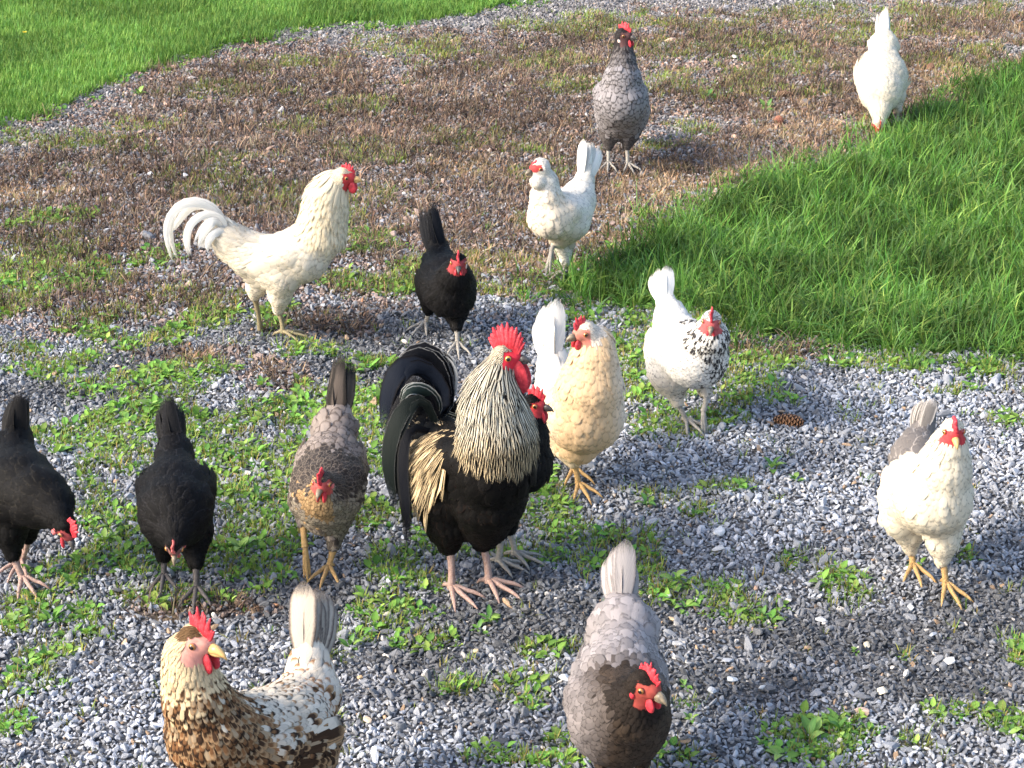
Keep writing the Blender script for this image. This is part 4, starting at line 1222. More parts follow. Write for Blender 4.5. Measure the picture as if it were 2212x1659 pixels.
def cape_col(w):
    n = len(w['t'])
    low = np.clip((5.0 - w['t']) / 1.2, 0, 1)
    b = lerp3(A3((0.56, 0.51, 0.40), n), A3((0.60, 0.44, 0.23), n), low * 0.8)
    return A3((0.005, 0.0045, 0.0045), n), b * (0.8 + 0.3 * w['r'][:, None]), 1.0, 0.34 + 0.22 * low, 0.3
def saddle_col(w):
    n = len(w['t'])
    return A3((0.014, 0.010, 0.008), n), A3((0.60, 0.46, 0.27), n) * (0.75 + 0.4 * w['r'][:, None]), 1.0, np.where(w['r'] > 0.8, 0.05, 0.46), 0.25

BW = (0.0042, 0.005, 0.0078)
TW = (0.68, 0.66, 0.62)
LBL = 'birds of the flock on the gravel yard'
birds = []
HENS = 'hens foraging on the gravel'
def bird(**k): birds.append(k)

bird(name='hen', label='all-white hen with its head down at the far edge of the long grass, top right', cat='hen', group=HENS, base=(1915, 268), phi=0, hphi=0, hpitch=-62, size=1.0,
     spine=[(1909, 82, .16, 14), (1908, 102, .12, 22), (1903, 165, .03, 52), (1901, 200, -.05, 42), (1901, 236, -.10, 20), (1899, 268, -.135, 12)], lumps=[(1908, 100, .125, 30)],
     legs=[dict(g=(1890, 268), hock=(1890, 238, .01)), dict(g=(1936, 268), hock=(1940, 240, .01))],
     tail=dict(tip=(1911, 17, .22), pointed=True, col=TW, w=.026, roll=25, fan=10, n=5), col=plain(WHITE, .04), comb=.012, wattle=.010, legm=LEG_G, beak=BEAK_H)
bird(name='hen', label='grey laced hen standing upright at the back with red comb', cat='hen', group=HENS, base=(1334, 368), phi=6, hphi=62, hpitch=0,
     spine=[(1347, 235, .19, 26), (1346, 236, .12, 44), (1343, 238, .02, 53), (1343, 215, -.045, 53), (1344, 170, -.05, 38), (1346, 130, -.035, 24), (1346, 100, -.02, 17), (1346, 77, -.02, 14)],
     legs=[dict(g=(1314, 366), hock=(1314, 320, .015), phi=-5), dict(g=(1356, 366), hock=(1354, 320, .015), phi=15)],
     tail=dict(tip=(1350, 250, .33), col=(.2, .18, .18), colb=(.08, .07, .07), pp=(1, .8, .9)), col=col_laced, comb=.027, nsp=5, wattle=.018, legm=LEG_G, beak=BEAK_D, lobe=.8, lobem=LOBE_W, aspect=.7, space=.34,
     facecol=(.10, .05, .05), flen=[(0, .04), (.2, .038), (.4, .034), (.55, .027), (.75, .021), (.93, .014), (1, .008)])
bird(name='hen', label='white bearded hen looking left with one foot lifted, left of the long grass', cat='hen', group=HENS, base=(1212, 602), phi=-48, hphi=-62, hpitch=-8, beard=True,
     spine=[(1262, 392, .12, 16), (1247, 432, .08, 36), (1216, 468, .01, 52), (1190, 463, -.05, 47), (1180, 425, -.06, 31), (1180, 392, -.06, 22), (1167, 362, -.07, 17)],
     lumps=[(1161, 392, -.085, 16), (1174, 380, -.05, 16)],
     legs=[dict(g=(1219, 600), hock=(1222, 572, .02), tr=.042), dict(air=(1191, 543, -.04), hock=(1200, 526, -.01), tr=.036, droop=70)],
     tail=dict(tip=(1272, 296, .16), col=TW, w=.034, roll=30, fan=14, n=6), col=col_dirty_white, comb=.009, nsp=3, ca0=5, ca1=70, cth=2.0, wattle=0, legm=LEG_G, beak=BEAK_H, facecol=(.5, .06, .06))
bird(name='rooster', label='white rooster striding right, long curved white tail, dark red comb', cat='rooster', base=(606, 738), phi=90, hphi=84, hpitch=-4, size=1.0, legth=1.05,
     spine=[(500, 522, .01, 33), (543, 552, .01, 44), (594, 566, 0, 53), (652, 548, -.01, 56), (692, 508, -.01, 47), (700, 462, -.01, 42), (706, 426, -.01, 38), (722, 398, -.01, 28), (743, 382, -.015, 17)],
     legs=[dict(g=(612, 738), hock=(601, 672, .01), phi=80, thigh=(610, 600, -.03), tr=.039, mat=LEG_O), dict(air=(562, 716, .05), hock=(549, 640, .03), thigh=(560, 600, .02), tr=.034, droop=75, phi=95, mat=LEG_O)],
     tail=dict(tip=(440, 470, .01), col=TW, w=.034, roll=15, fan=26, n=5, core=.6, corer=.6, sickles=[
        ([(480, 490, 0), (440, 440, -.01), (400, 440, -.02), (372, 482, -.02), (376, 530, -.02), (389, 562, -.02)], .030, TW, TW, (0, 9, 0)),
        ([(490, 500, .01), (455, 448, .015), (420, 447, .02), (392, 470, .02), (370, 500, .02), (362, 490, .02)], .028, TW, TW, (0, 9, 0)),
        ([(490, 500, -.01), (450, 462, -.02), (425, 475, -.025), (410, 510, -.03), (418, 552, -.03)], .026, TW, TW, (0, 9, 0)),
        ([(480, 500, -.01), (460, 480, -.03), (440, 500, -.035), (428, 530, -.04)], .024, TW, TW, (0, 9, 0)),
        ([(490, 520, -.02), (465, 505, -.03), (448, 520, -.035), (445, 545, -.035)], .026, TW, TW, (0, 9, 0))]),
     col=col_cock_white, comb=.020, nsp=5, ca0=10, ca1=105, wattle=.020, beak=BEAK_Y, combm=COMB, lobem=LOBE_W,
     long=[(4.2, 7.4, 380, .050, .010, lambda w: w['hd'] > 1.8, lambda w: (A3((0.68, 0.58, 0.41), len(w['t'])), A3((0.62, 0.53, 0.38), len(w['t'])), 1.0, .8, .8)),
           (0.0, 1.4, 130, .060, .012, lambda w: w['nz'] > -0.3, lambda w: (A3((0.64, 0.57, 0.46), len(w['t'])), A3((0.60, 0.55, 0.45), len(w['t'])), 1.0, .8, .8))])
bird(name='hen', label='small black hen with white earlobes walking towards the camera, mid ground', cat='hen', group=HENS, base=(962, 738), phi=12, hphi=2, hpitch=-12,
     spine=[(948, 545, .15, 20), (950, 577, .11, 36), (962, 612, .02, 56), (973, 630, -.05, 52), (983, 596, -.09, 33), (990, 566, -.12, 15)],
     legs=[dict(g=(988, 755), hock=(987, 712, .01), phi=5), dict(g=(920, 712), hock=(926, 672, -.01), phi=-30, tr=.036)],
     tail=dict(tip=(925, 434, .21), pointed=True, col=BW, colb=(.018, .018, .02), pp=(1, .85, .9), w=.034, roll=30, fan=12, n=6), col=col_black, comb=.018, nsp=4, wattle=.011, lobem=LOBE_W, lobe=1.15, legm=LEG_G, beak=BEAK_D, combm=COMB, facecol=(.30, .05, .055))
bird(name='rooster', label='big black rooster with cream striped cape and large red comb, centre front', cat='rooster', base=(1015, 1288), phi=48, hphi=76, hpitch=-2, size=1.22, legth=1.0,
     spine=[(925, 915, .15, 36), (942, 962, .11, 54), (1000, 1000, .02, 78), (1066, 1000, -.05, 84), (1074, 940, -.07, 74), (1066, 880, -.06, 62), (1066, 830, -.045, 44), (1076, 796, -.035, 27), (1092, 768, -.03, 22)],
     legs=[dict(g=(975, 1284), hock=(971, 1178, .02), phi=40, thigh=(962, 1075, .03), tr=.052, hr=.018), dict(g=(1056, 1273), hock=(1043, 1172, .02), phi=50, thigh=(1055, 1070, -.02), tr=.060, hr=.018)],
     tail=dict(tip=(905, 790, .20), col=BW, colb=(.14, .15, .17), pp=(1, 1.0, .6), w=.042, roll=12, fan=26, n=6, core=.35, corer=.8, sickles=[
        ([(960, 890, .14), (960, 810, .16), (935, 762, .16), (895, 765, .15), (862, 810, .14), (848, 880, .13)], .050, BW, (.40, .40, .40), (1, 1.0, .2)),
        ([(950, 890, .12), (930, 800, .13), (890, 790, .12), (858, 830, .11), (850, 930, .10)], .052, (.007, .010, .018), (.004, .004, .006), (1, .8, .2)),
        ([(940, 900, .10), (905, 850, .10), (870, 870, .09), (852, 940, .08), (846, 1010, .07), (850, 1080, .06)], .048, BW, (.012, .012, .014), (1, .8, .2)),
        ([(955, 890, .16), (975, 830, .17), (968, 780, .17), (945, 765, .17)], .040, (0.012, 0.012, 0.012), (.5, .5, .48), (1, .6, .6)),
        ([(940, 910, .08), (900, 865, .07), (865, 900, .05), (850, 960, .04), (848, 1040, .03), (862, 1120, .02)], .040, (0.009, 0.013, 0.012), (.10, .10, .10), (1, 1.0, .2)),
        ([(925, 930, .06), (885, 930, .04), (868, 1000, .02), (874, 1090, .0), (877, 1180, -.01)], .030, BW, (.012, .012, .012), (1, .8, .3)),
        ([(935, 900, .12), (915, 845, .10), (888, 842, .09), (868, 880, .08)], .034, (0.016, 0.026, 0.022), (.36, .36, .34), (1, .86, .5))]),
     col=col_big_cock, comb=.036, nsp=7, ca0=0, ca1=160, cth=2.2, sdp=.15, hs=1.3, wattle=.038, beak=BEAK_D, lobem=LOBE_P, lobe=1.3, legm=LEG_P, facecol=(.62, .035, .055), iris=(.55, .3, .05), bl=.017,
     flen=[(0, .045), (.3, .042), (.45, .034), (.62, .030), (.8, .024), (.93, .015), (1, .008)],
     long=[(0.0, 2.7, 400, .112, .0080, lambda w: (w['nz'] > 0.05), saddle_col, 0.35, 0.011), (3.95, 4.6, 260, .060, .0078, lambda w: (w['nz'] > -0.5), cape_col), (4.4, 7.5, 620, .062, .0072, lambda w: (w['hd'] > 1.5) & ((w['hd'] > 3.2) | (w['face'] < 0.6)), cape_col)])
bird(name='hen', label='buff-breasted white hen with yellow legs looking left, right behind the big rooster', cat='hen', group=HENS, base=(1246, 1048), phi=16, hphi=-62, hpitch=-6, size=1.08,
     spine=[(1196, 790, .17, 30), (1206, 845, .13, 44), (1238, 885, .04, 74), (1264, 895, -.04, 78), (1274, 835, -.055, 66), (1282, 780, -.05, 48), (1286, 742, -.04, 36), (1264, 717, -.055, 20)], lumps=[(1248, 955, .0, 46)],
     legs=[dict(g=(1250, 1056), hock=(1240, 1000, .01), phi=20), dict(g=(1240, 1024), hock=(1248, 985, .0), phi=10, tr=.036)],
     tail=dict(tip=(1188, 645, .24), col=TW, w=.042, roll=25, fan=17, n=6), col=col_buff, comb=.022, nsp=4, ca0=20, ca1=95, wattle=.014, beak=BEAK_H, legm=LEG_Y, facecol=(.52, .20, .15), lobem=LOBE_P)
bird(name='hen', label='white hen with black-speckled breast and a lifted foot, beside the long grass', cat='hen', group=HENS, base=(1492, 922), phi=22, hphi=-8, hpitch=-18, size=1.05,
     spine=[(1440, 655, .17, 16), (1450, 692, .13, 34), (1472, 755, .04, 66), (1505, 768, -.045, 66), (1532, 730, -.08, 40), (1537, 692, -.10, 17)], lumps=[(1447, 800, .03, 46)],
     legs=[dict(g=(1482, 922), hock=(1464, 872, .01), phi=30), dict(air=(1519, 888, -.03), hock=(1526, 852, -.01), droop=75, tr=.036)],
     tail=dict(tip=(1432, 573, .22), col=TW, colb=(.04, .04, .04), pp=(0, .93, 1), w=.034, roll=28, fan=12, n=5), col=col_speckle, comb=.020, nsp=4, wattle=.012, legm=LEG_G, beak=BEAK_H, combm=COMB, facecol=(.45, .10, .10), bare=.35, flen=[(0, .036), (.2, .030), (.45, .022), (.62, .018), (.8, .017), (.93, .012), (1, .0075)])
bird(name='hen', label='black hen mostly hidden behind the big rooster, red comb and wattles showing', cat='hen', group=HENS, base=(1098, 1212), phi=62, hphi=72, hpitch=-5, size=1.05,
     spine=[(1020, 950, .03, 24), (1040, 990, .03, 44), (1085, 1010, .01, 62), (1122, 995, -.02, 66), (1138, 940, -.03, 42), (1146, 898, -.03, 26), (1152, 872, -.03, 18)],
     legs=[dict(g=(1112, 1208), hock=(1100, 1150, .01)), dict(g=(1075, 1225), hock=(1080, 1160, .01))],
     tail=dict(tip=(975, 850, .05), col=(.016, .013, .012), colb=(.05, .042, .035), pp=(1, .8, .9), w=.034, roll=20, fan=14, n=5), col=col_black, comb=.024, nsp=5, wattle=.020, legm=LEG_G, beak=BEAK_D)
bird(name='hen', label='black hen at the left edge bending down to peck, bright red comb', cat='hen', group=HENS, base=(40, 1255), phi=38, hphi=48, hpitch=-58, size=1.08,
     spine=[(34, 950, .16, 24), (26, 990, .13, 48), (42, 1055, .03, 74), (88, 1078, -.04, 58), (114, 1096, -.07, 40), (128, 1118, -.10, 26), (142, 1140, -.12, 18)],
     legs=[dict(g=(50, 1266), hock=(28, 1205, .01), phi=35), dict(g=(47, 1228), hock=(60, 1165, .0), phi=-10, tr=.036)],
     tail=dict(tip=(44, 842, .22), pointed=True, col=(.0045, .0042, .0045), colb=(.012, .011, .011), pp=(1, .8, .9), w=.040, roll=22, fan=14, n=6), col=col_black_scaly, comb=.024, nsp=5, hs=1.35, sdp=.25, wattle=.014, legm=LEG_P, beak=BEAK_D, facecol=(.35, .07, .07))
bird(name='hen', label='black hen facing the camera with lowered head and upright tail, second from left', cat='hen', group=HENS, base=(390, 1278), phi=2, hphi=-4, hpitch=-55, size=1.05,
     spine=[(376, 965, .19, 24), (377, 985, .165, 27), (377, 1062, .055, 66), (377, 1112, -.03, 72), (378, 1150, -.09, 34), (378, 1178, -.12, 16)], lumps=[(377, 988, .165, 39)],
     legs=[dict(g=(356, 1262), hock=(354, 1208, .01)), dict(g=(426, 1292), hock=(424, 1225, .01), tr=.05)],
     tail=dict(tip=(362, 851, .25), pointed=True, col=(.006, .006, .007), colb=(.013, .013, .015), pp=(1, .8, .9), w=.036, roll=35, fan=8, n=5), col=col_black, comb=.010, nsp=3, wattle=.006, legm=LEG_D, beak=BEAK_H, combm=COMB_PALE, facecol=(.16, .08, .07))
bird(name='hen', label='grey-brown hen with a tan throat and yellow legs striding forward, left of the big rooster', cat='hen', group=HENS, base=(700, 1252), phi=-6, hphi=-14, hpitch=-22, size=1.05,
     spine=[(729, 900, .20, 22), (722, 930, .175, 32), (713, 1010, .065, 64), (706, 1062, -.04, 74), (702, 1066, -.10, 44), (697, 1040, -.145, 18)], lumps=[(722, 932, .175, 47), (700, 1105, .0, 50), (656, 1080, .03, 32)],
     legs=[dict(g=(711, 1243), hock=(720, 1185, .01), phi=-10), dict(air=(659, 1182, -.01), hock=(655, 1132, .02), droop=78, phi=15)],
     tail=dict(tip=(740, 762, .26), pointed=True, col=(.09, .073, .062), colb=(.022, .019, .017), pp=(1, .62, .9), w=.036, roll=30, fan=9, n=6), col=col_dusty, comb=.020, nsp=4, wattle=.016, legm=LEG_Y, beak=BEAK_H, facecol=(.5, .09, .08), flen=[(0, .045), (.2, .042), (.4, .030), (.5, .022), (.62, .018), (.8, .020), (.93, .014), (1, .008)])
bird(name='hen', label='cream-white hen with a grey back and yellow legs, walking at the right edge', cat='hen', group=HENS, base=(2008, 1258), phi=22, hphi=4, hpitch=-20, size=1.08,
     spine=[(1988, 942, .17, 20), (1976, 985, .13, 44), (1988, 1065, .04, 76), (2018, 1070, -.045, 76), (2038, 1010, -.065, 54), (2050, 962, -.075, 36), (2058, 928, -.085, 20)], lumps=[(1942, 1120, .03, 34)],
     legs=[dict(g=(1970, 1238), hock=(1967, 1190, .01), phi=5), dict(g=(2041, 1276), hock=(2036, 1212, .01), phi=15, thigh=(2036, 1120, -.01), tr=.040)],
     tail=dict(tip=(2014, 856, .21), col=(.13, .12, .112), colb=(.4, .37, .34), pp=(1, .8, .9), w=.026, roll=25, fan=8, n=4), bare=.4, col=col_white_grey, comb=.014, nsp=3, wattle=.011, legm=LEG_Y, beak=BEAK_Y, cth=1.6)
bird(name='hen', label='blue-grey hen with a dark brown neck seen from above, bottom centre-right', cat='hen', group=HENS, base=(1340, 1712), phi=8, hphi=46, hpitch=-12, size=1.12,
     spine=[(1345, 1322, .22, 28), (1345, 1362, .175, 50), (1338, 1480, .04, 90), (1338, 1545, -.03, 104), (1366, 1530, -.11, 66), (1392, 1478, -.15, 28)], lumps=[(1345, 1368, .175, 74)],
     legs=[dict(g=(1300, 1715), hock=(1300, 1650, .01)), dict(g=(1385, 1715), hock=(1385, 1650, .01))],
     tail=dict(tip=(1345, 1166, .30), col=(.36, .33, .32), colb=(.22, .20, .195), pp=(1, .85, .95), w=.036, roll=34, fan=9, n=5), col=col_bluegrey, comb=.022, nsp=6, hs=1.2, wattle=.015, legm=LEG_G, beak=BEAK_H, facecol=(.36, .07, .055), lobe=.75, lobem=COMB,
     aspect=.8, neckasp=.5, space=.32, lift=.10, flen=[(0, .042), (.2, .036), (.42, .027), (.6, .021), (.8, .022), (.93, .014), (1, .008)])
bird(name='hen', label='brown and white speckled hen with raised white tail, bottom left front', cat='hen', group=HENS, base=(540, 1835), phi=-52, hphi=58, hpitch=-4, size=1.2,
     spine=[(668, 1440, .18, 40), (668, 1500, .15, 62), (610, 1590, .05, 108), (520, 1620, -.02, 116), (455, 1580, -.07, 92), (425, 1510, -.08, 68), (408, 1450, -.08, 52), (404, 1410, -.08, 42), (424, 1383, -.08, 30)],
     legs=[dict(g=(520, 1850), hock=(520, 1780, .01)), dict(g=(620, 1830), hock=(620, 1760, .01))],
     tail=dict(tip=(668, 1255, .26), col=(.46, .40, .33), colb=(.11, .09, .08), pp=(1, .86, .93), w=.046, roll=62, fan=9, n=7, spread=.5), col=col_brown_white, comb=.033, nsp=5, ca0=5, ca1=110, hs=1.22, sdp=.45, wattle=.020, legm=LEG_Y, beak=BEAK_Y, facecol=(.66, .30, .24), bl=.024, lobem=LOBE_P,
     flen=[(0, .036), (.15, .022), (.4, .0175), (.6, .0155), (.8, .014), (.93, .010), (1, .0065)], aspect=.5, neckasp=.34, space=.34, lift=.09)
for S in birds:
    build_bird(S)

# ------------------------------------------------------------------ loose stones, cones, single weeds
def gpos(px, py):
    p = gnd(px, py)
    p[2] = float(ground_z(p[:1], p[1:2])[0])
    return p
def loose_stone(px, py, rpx, col, label, seed, flat=1.0):
    p = gpos(px, py)
    r = rpx * m_per_px(p[1], 0)
    v = stone_shape(r, seed) * np.array((1, 1, flat))
    a = rs.uniform(0, 6.28)
    cz, sz = math.cos(a), math.sin(a)
    v = v @ np.array(((cz, sz, 0), (-sz, cz, 0), (0, 0, 1)))
    o = mesh_obj('stone', v, ICOF, BIGSTONE, None, {'ca': np.tile(col, (len(v), 1))}, smooth=False, loc=(p[0], p[1], p[2] + 0.005 + r * 0.35))
    tag(o, label, 'stone', 'loose stones lying on the gravel')
STN = [
 (1551, 1156, 17, (.62, .62, .62), 'largest white angular stone on the open gravel, between grey hen and right-hand hen', 1.0),
 (1552, 1190, 15, (.52, .51, .50), 'pale flat stone just in front of the large white angular stone', .6),
 (1851, 1207, 11, (.20, .23, .28), 'smooth slate-blue stone on gravel left of the right-hand hen', .9),
 (1443, 1292, 10, (.60, .56, .50), 'round off-white stone beside the tail of the blue-grey hen', 1.2),
 (1633, 1278, 9, (.45, .30, .22), 'small round pinkish-tan stone next to a white one', 1.1),
 (1655, 1288, 7, (.58, .55, .50), 'small white stone touching the pinkish-tan one', 1.1),
 (1871, 1397, 12, (.58, .52, .40), 'cream pebble on dark gravel below the right-hand hen', 1.0),
 (1968, 1314, 12, (.60, .60, .60), 'white oval stone in front of the right-hand hen, left of her foot', .8),
 (1771, 1340, 13, (.50, .51, .53), 'long pale grey stone on the dark gravel', .6),
 (1453, 1344, 10, (.50, .38, .24), 'flat tan stone right of the blue-grey hen', .5),
 (2015, 1373, 9, (.38, .41, .46), 'grey-blue stone on gravel at the right, below the hen', .9),
 (1905, 1500, 15, (.60, .53, .42), 'cream angular stone near the lower right corner', 1.0),
 (1863, 1544, 18, (.46, .34, .28), 'big pinkish-brown angular stone above the leafy weed clump', 1.1),
 (2051, 1434, 14, (.58, .57, .56), 'white rough stone near the right edge of the gravel', .8),
 (1573, 1434, 12, (.34, .36, .40), 'grey rounded stone in the middle of the dark gravel', .8),
 (1646, 1491, 10, (.50, .50, .50), 'light grey stone above the leafy weed clump', .9),
 (1580, 1475, 12, (.36, .40, .45), 'blue-grey wedge-shaped stone right of the blue-grey hen', .8),
 (1538, 1503, 15, (.40, .42, .45), 'broad grey stone right of the blue-grey hen head', .6),
 (777, 1469, 8, (.60, .40, .22), 'orange-tan pebble right of the speckled hen tail', 1.1),
 (792, 1564, 15, (.58, .44, .32), 'long tan stone right of the speckled hen body', .6),
 (1029, 1409, 9, (.62, .48, .30), 'small cream-yellow pebble in the front centre', 1.0),
 (1219, 1479, 17, (.52, .55, .60), 'round pale blue-white stone left of the blue-grey hen', 1.1),
 (922, 1458, 7, (.62, .62, .66), 'tiny bright white stone in the front centre', 1.0),
 (837, 1333, 14, (.56, .52, .44), 'long cream stone on gravel left of the big rooster feet', .5),
 (1587, 130, 10, (.60, .55, .48), 'pale pebble far back between grey and white hens', 1.0),
 (325, 380, 9, (.60, .61, .63), 'left of two white stones behind the white rooster', 1.1),
 (401, 383, 9, (.60, .60, .62), 'right of two white stones behind the white rooster', .9),
 (613, 352, 8, (.55, .30, .18), 'flat orange stone behind the neck of the white rooster', .7),
 (480, 400, 8, (.52, .42, .32), 'beige pebble by the tail of the white rooster', .8),
 (255, 797, 8, (.55, .40, .25), 'tan pebble above the left-hand weed mats', .9),
 (610, 795, 8, (.50, .32, .20), 'reddish-tan pebble between the weeds behind the grey-brown hen', 1.0),
 (1700, 1045, 9, (.55, .50, .45), 'small pale pebble beside the rosette weed on the bright gravel', .8),
 (900, 620, 7, (.58, .55, .50), 'small white pebble left of the small black hen', .9),
 (1012, 700, 8, (.56, .55, .45), 'yellowish pebble right of the small black hen foot', 1.0),
]
for i, (a, b, c, d, e, f) in enumerate(STN): loose_stone(a, b, c, d, e, 300 + i, f)

def pine_cone(px, py, L, R_, az, label, c1, c2):
    p = gpos(px, py)
    t = thing('pine_cone', label, 'pine cone', (p[0], p[1], p[2] + R_ * 0.8), 'pine cones fallen on the yard')
    d = np.array((math.cos(az), math.sin(az), 0.05)); s = np.array((-math.sin(az), math.cos(az), 0)); u_ = UP
    prof = lambda q: R_ * math.sin(math.pi * min(1, 0.12 + 0.86 * q)) ** 0.7
    V, Fc = tube([d * L * (q - .5) for q in np.linspace(0, 1, 9)], [prof(q) * 0.72 for q in np.linspace(0, 1, 9)], 9)
    mesh_obj('core', V, Fc, CONEM, t, {'ca': np.tile((0.05, 0.03, 0.02), (len(V), 1))})
    V, Fc, C = [], [], []
    rows = 11
    for i in range(rows):
        q = (i + .3) / rows; r = prof(q)
        for k in range(8):
            a = 2 * math.pi * (k + 0.5 * (i % 2)) / 8
            o_ = s * math.cos(a) + u_ * math.sin(a); tt = -s * math.sin(a) + u_ * math.cos(a)
            c0 = d * L * (q - .5) + o_ * r * 0.6
            tip = c0 + (o_ * 0.75 + d * 0.75) * r * 0.75
            w = r * 0.42
            b0 = len(V)
            V += [c0 - tt * w * .6, c0 + tt * w * .6, tip + tt * w - d * w * .3, tip + d * w * .25, tip - tt * w - d * w * .3, tip - o_ * w * .35]
            Fc += [[b0, b0 + 1, b0 + 2, b0 + 3, b0 + 4], [b0 + 2, b0 + 5, b0 + 3], [b0 + 3, b0 + 5, b0 + 4], [b0, b0 + 5, b0 + 1]]
            C += [c1, c1, c2, c2, c2, c1]
    tag(mesh_obj('cone_scales', V, Fc, CONEM, t, {'ca': np.array(C)}, smooth=False), kind='stuff')
pine_cone(1703, 923, 0.074, 0.0145, -0.42, 'brown open pine cone lying on the gravel right of the black-speckled hen', (.10, .045, .025), (.42, .24, .14))
pine_cone(1692, 209, 0.062, 0.012, 0.1, 'long dark pine cone lying at the back, left of the all-white hen', (.06, .035, .025), (.20, .12, .08))
pine_cone(1680, 270, 0.030, 0.014, 0.9, 'small reddish round lump in cone form at the back beside the straw', (.16, .06, .04), (.34, .15, .10))  # reddish lump of unknown kind, built with the cone mesh
pine_cone(2012, 154, 0.026, 0.014, 2.0, 'small brown round clod in cone form at the far right, behind the all-white hen', (.10, .055, .04), (.26, .15, .10))  # a brown clod, built with the cone mesh

LEAFM = {}
def leaf_data(k):
    if k not in LEAFM:
        q = random.Random(k)
        c = np.array(LEAFC[k % 4])
        v, f, cc = leaf_mesh(1.0, (0.42, 0.5, 0.34, 0.46)[k % 4], 0.0, (0.5, 0.9, 0.35, 1.1)[(k // 2) % 4], (0.8, 1.3, 0.6, 1.4)[(k // 3) % 4], (0, 0, 0), c * q.uniform(.9, 1.15), 0.22, 6)
        me = bpy.data.meshes.new('leaf'); me.from_pydata(np.array(v).tolist(), [], f)
        me.polygons.foreach_set('use_smooth', [True] * len(me.polygons))
        a = me.attributes.new('ca', 'FLOAT_COLOR', 'POINT'); a.data.foreach_set('color', np.concatenate([np.array(cc, np.float32), np.ones((len(cc), 1), np.float32)], 1).ravel())
        me.materials.append(LEAF)
        LEAFM[k] = me
    return LEAFM[k]
def weed(px, py, rpx, n, label, seed):
    p = gpos(px, py); q = random.Random(seed)
    L = rpx * m_per_px(p[1], 0)
    t = thing('weed_plant', label, 'weed', p, 'single leafy weeds growing through the gravel')
    for i in range(n):
        o = bpy.data.objects.new('leaf', leaf_data(q.randrange(24)))
        SC.collection.objects.link(o); o.parent = t
        s_ = L * q.uniform(0.65, 1.1)
        o.scale = (s_, s_, s_)
        o.rotation_euler = (q.uniform(-.2, .2), q.uniform(-.3, .3), i * 2.4 + q.uniform(-.3, .3))
        o.location = (q.uniform(-.15, .15) * L, q.uniform(-.15, .15) * L, 0.002)
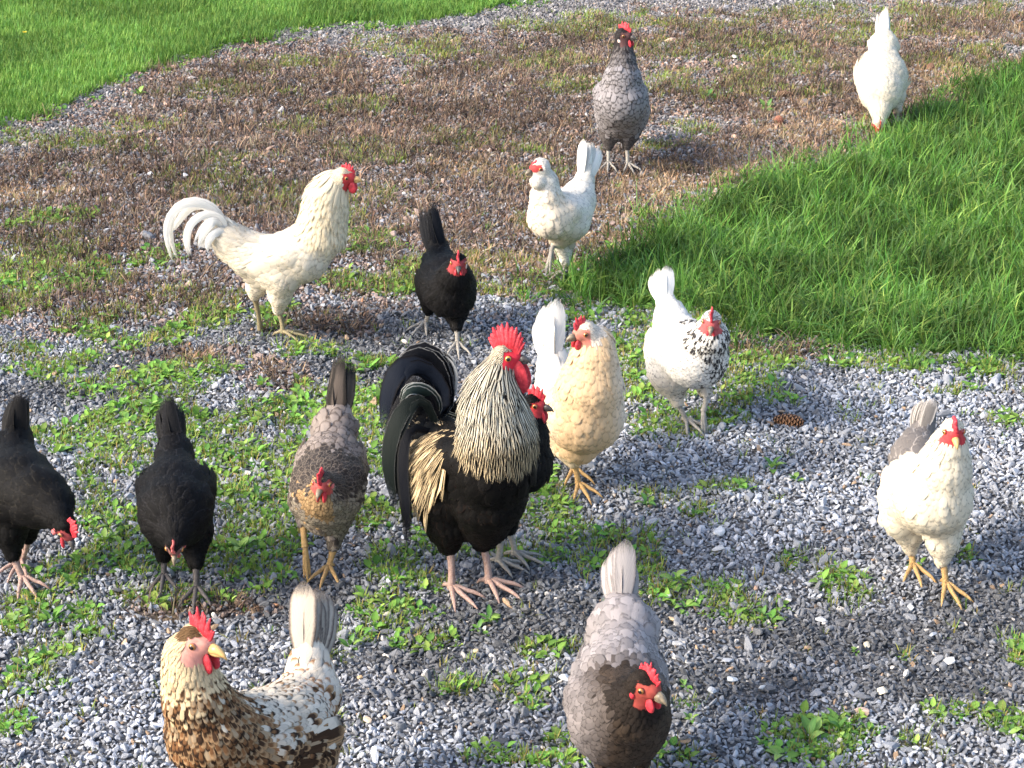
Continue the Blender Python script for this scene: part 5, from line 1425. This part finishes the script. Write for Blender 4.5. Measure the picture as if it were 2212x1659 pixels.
WD = [
 (1668, 1018, 34, 7, 'bright broad-leaved weed alone on the pale gravel right of centre'),
 (1718, 1042, 26, 6, 'low grey-green weed just right of the bright broad-leaved one'),
 (1755, 1600, 60, 11, 'biggest leafy weed clump at the bottom right'),
 (1690, 1640, 50, 8, 'left part of the leafy clump at the bottom edge, darker leaves'),
 (1815, 1580, 46, 8, 'upright weed at the right side of the big bottom clump'),
 (2035, 1545, 38, 6, 'dark low weed between big clump and right edge'),
 (2180, 1590, 40, 8, 'leafy weed at the bottom right edge of the yard'),
 (1457, 1262, 44, 6, 'wide-leaved weed on gravel right of the blue-grey hen tail'),
 (1478, 1316, 36, 6, 'weed with one upright leaf right of the blue-grey hen'),
 (1585, 1284, 26, 5, 'small star-shaped weed next to the pinkish-tan stone'),
 (1650, 1335, 30, 6, 'weed with two raised leaves in the dark gravel'),
 (1822, 1252, 30, 5, 'weed with round dark leaves left of the right-hand hen feet'),
 (1870, 1256, 26, 5, 'round-leaved weed nearest to the left foot of the right-hand hen'),
 (1846, 1408, 20, 5, 'tiny pale weed beside the cream pebble'),
 (1060, 1345, 38, 8, 'leafy weed right in front of the big rooster feet'),
 (1035, 1365, 28, 6, 'lower weed left of the leafy one before the rooster feet'),
 (862, 1316, 30, 6, 'weed left of the big rooster, by the long cream stone'),
 (882, 1330, 24, 5, 'small weed touching the right end of the long cream stone'),
 (757, 1402, 34, 5, 'flat weed with long narrow leaves right of the speckled hen tail'),
 (830, 1290, 24, 5, 'weed between the grey-brown hen and the big rooster'),
 (1160, 1530, 34, 6, 'broad low weed left of the blue-grey hen breast'),
 (1140, 1420, 28, 6, 'bright weed left of the blue-grey hen rump'),
 (1215, 1408, 24, 5, 'pale weed touching the left side of the blue-grey hen rump'),
 (1480, 1490, 24, 5, 'small weed right of the beak of the blue-grey hen'),
 (1490, 1560, 26, 5, 'round-leaved small weed right of the blue-grey hen breast'),
 (1170, 1060, 40, 8, 'leafy weed between the big rooster and the buff hen foot'),
 (1195, 1095, 34, 6, 'weed just below the leafy one beside the buff hen foot'),
 (1718, 708, 40, 4, 'weed with a large pale oval leaf at the front of the long grass'),
 (1640, 725, 36, 5, 'broad-leaved weed at the left front corner of the long grass'),
 (1850, 700, 36, 8, 'upright many-leaved weed standing in front of the long grass'),
 (1975, 775, 26, 6, 'low weed at the gravel edge below the long grass'),
 (2170, 915, 30, 6, 'weed at the right edge above the right-hand hen'),
 (2090, 1195, 26, 6, 'weed behind the feet of the right-hand hen'),
 (2190, 1405, 34, 6, 'weed cut by the right edge of the picture'),
 (110, 1340, 46, 9, 'big bright weed below the left-hand black hen'),
 (30, 1345, 40, 7, 'weed at the left edge below the black hen'),
 (190, 1375, 34, 7, 'wide star-shaped weed left of the speckled hen head'),
 (95, 1420, 34, 6, 'low dull weed at the lower left'),
 (60, 1500, 26, 5, 'small weed at the lower left on the pale gravel'),
 (160, 1265, 40, 8, 'light green weed between the two left black hens'),
 (230, 1170, 40, 8, 'bright weed left of the second black hen feet'),
 (275, 915, 40, 7, 'broad-leaved weed behind the two left black hens'),
 (330, 888, 42, 6, 'weed with a large upright leaf left of the second black hen tail'),
 (120, 985, 34, 7, 'weed beside the tail of the left black hen'),
 (520, 1190, 42, 8, 'weed between the second black hen and the grey-brown hen'),
 (590, 1210, 38, 7, 'weed at the left foot of the grey-brown hen'),
 (560, 1080, 36, 7, 'weed halfway between the second black hen and the grey-brown hen'),
 (500, 1100, 36, 7, 'weed right of the second black hen body'),
 (320, 845, 30, 6, 'rounded weed in the row left of the white rooster feet'),
 (420, 815, 28, 6, 'weed below the white rooster, left of its feet'),
 (645, 760, 28, 6, 'weed directly in front of the white rooster foot'),
 (235, 690, 30, 3, 'thin weed with one slanted leaf in the dead stems at left'),
 (570, 840, 30, 6, 'small weed behind the tail of the grey-brown hen'),
 (620, 885, 36, 7, 'broad weed left of the grey-brown hen tail'),
 (820, 870, 34, 7, 'weed between the grey-brown hen tail and the big rooster tail'),
 (1400, 1085, 34, 6, 'feathery low weed on the bright gravel'),
 (1500, 1115, 28, 6, 'low weed behind the blue-grey hen tail'),
 (300, 205, 26, 6, 'pale broad weed at the front edge of the far lawn'),
 (170, 200, 30, 7, 'bright broad weed at the left front of the far lawn'),
 (1530, 212, 26, 8, 'green tuft weed between grey and all-white hens'),
 (1655, 236, 24, 8, 'green tuft weed near the long dark pine cone'),
]
for i, (a, b, c, d, e) in enumerate(WD): weed(a, b, c * 1.0, d + 2, e, 500 + i)

for px, py, lab in ((300, 27, 'yellow flower head standing in the far lawn, near the top edge'), (57, 110, 'yellow flower head in the far lawn close to the left edge')):
    p = gpos(px, py)
    t = thing('yellow_flower', lab, 'flower', p, 'yellow flowers in the far lawn')
    V, Fc = tube([(0, 0, 0), (0.002, 0.001, 0.04), (0.0, 0.0, 0.075)], [0.0012, 0.001, 0.0009], 6)
    mesh_obj('stem', V, Fc, LEAF, t, {'ca': np.tile((0.12, 0.24, 0.05), (len(V), 1))})
    V, Fc = [], []
    for k in range(9):
        a = k * 0.698; d = np.array((math.cos(a), math.sin(a), 0.35)); q = np.array((-math.sin(a), math.cos(a), 0))
        c = np.array((0, 0, 0.075)); b = len(V)
        V += [c, c + d * 0.006 + q * 0.003, c + d * 0.012, c + d * 0.006 - q * 0.003]; Fc.append([b, b + 1, b + 2, b + 3])
    mesh_obj('petals', V, Fc, LEAF, t, {'ca': np.tile((0.75, 0.55, 0.03), (len(V), 1))})
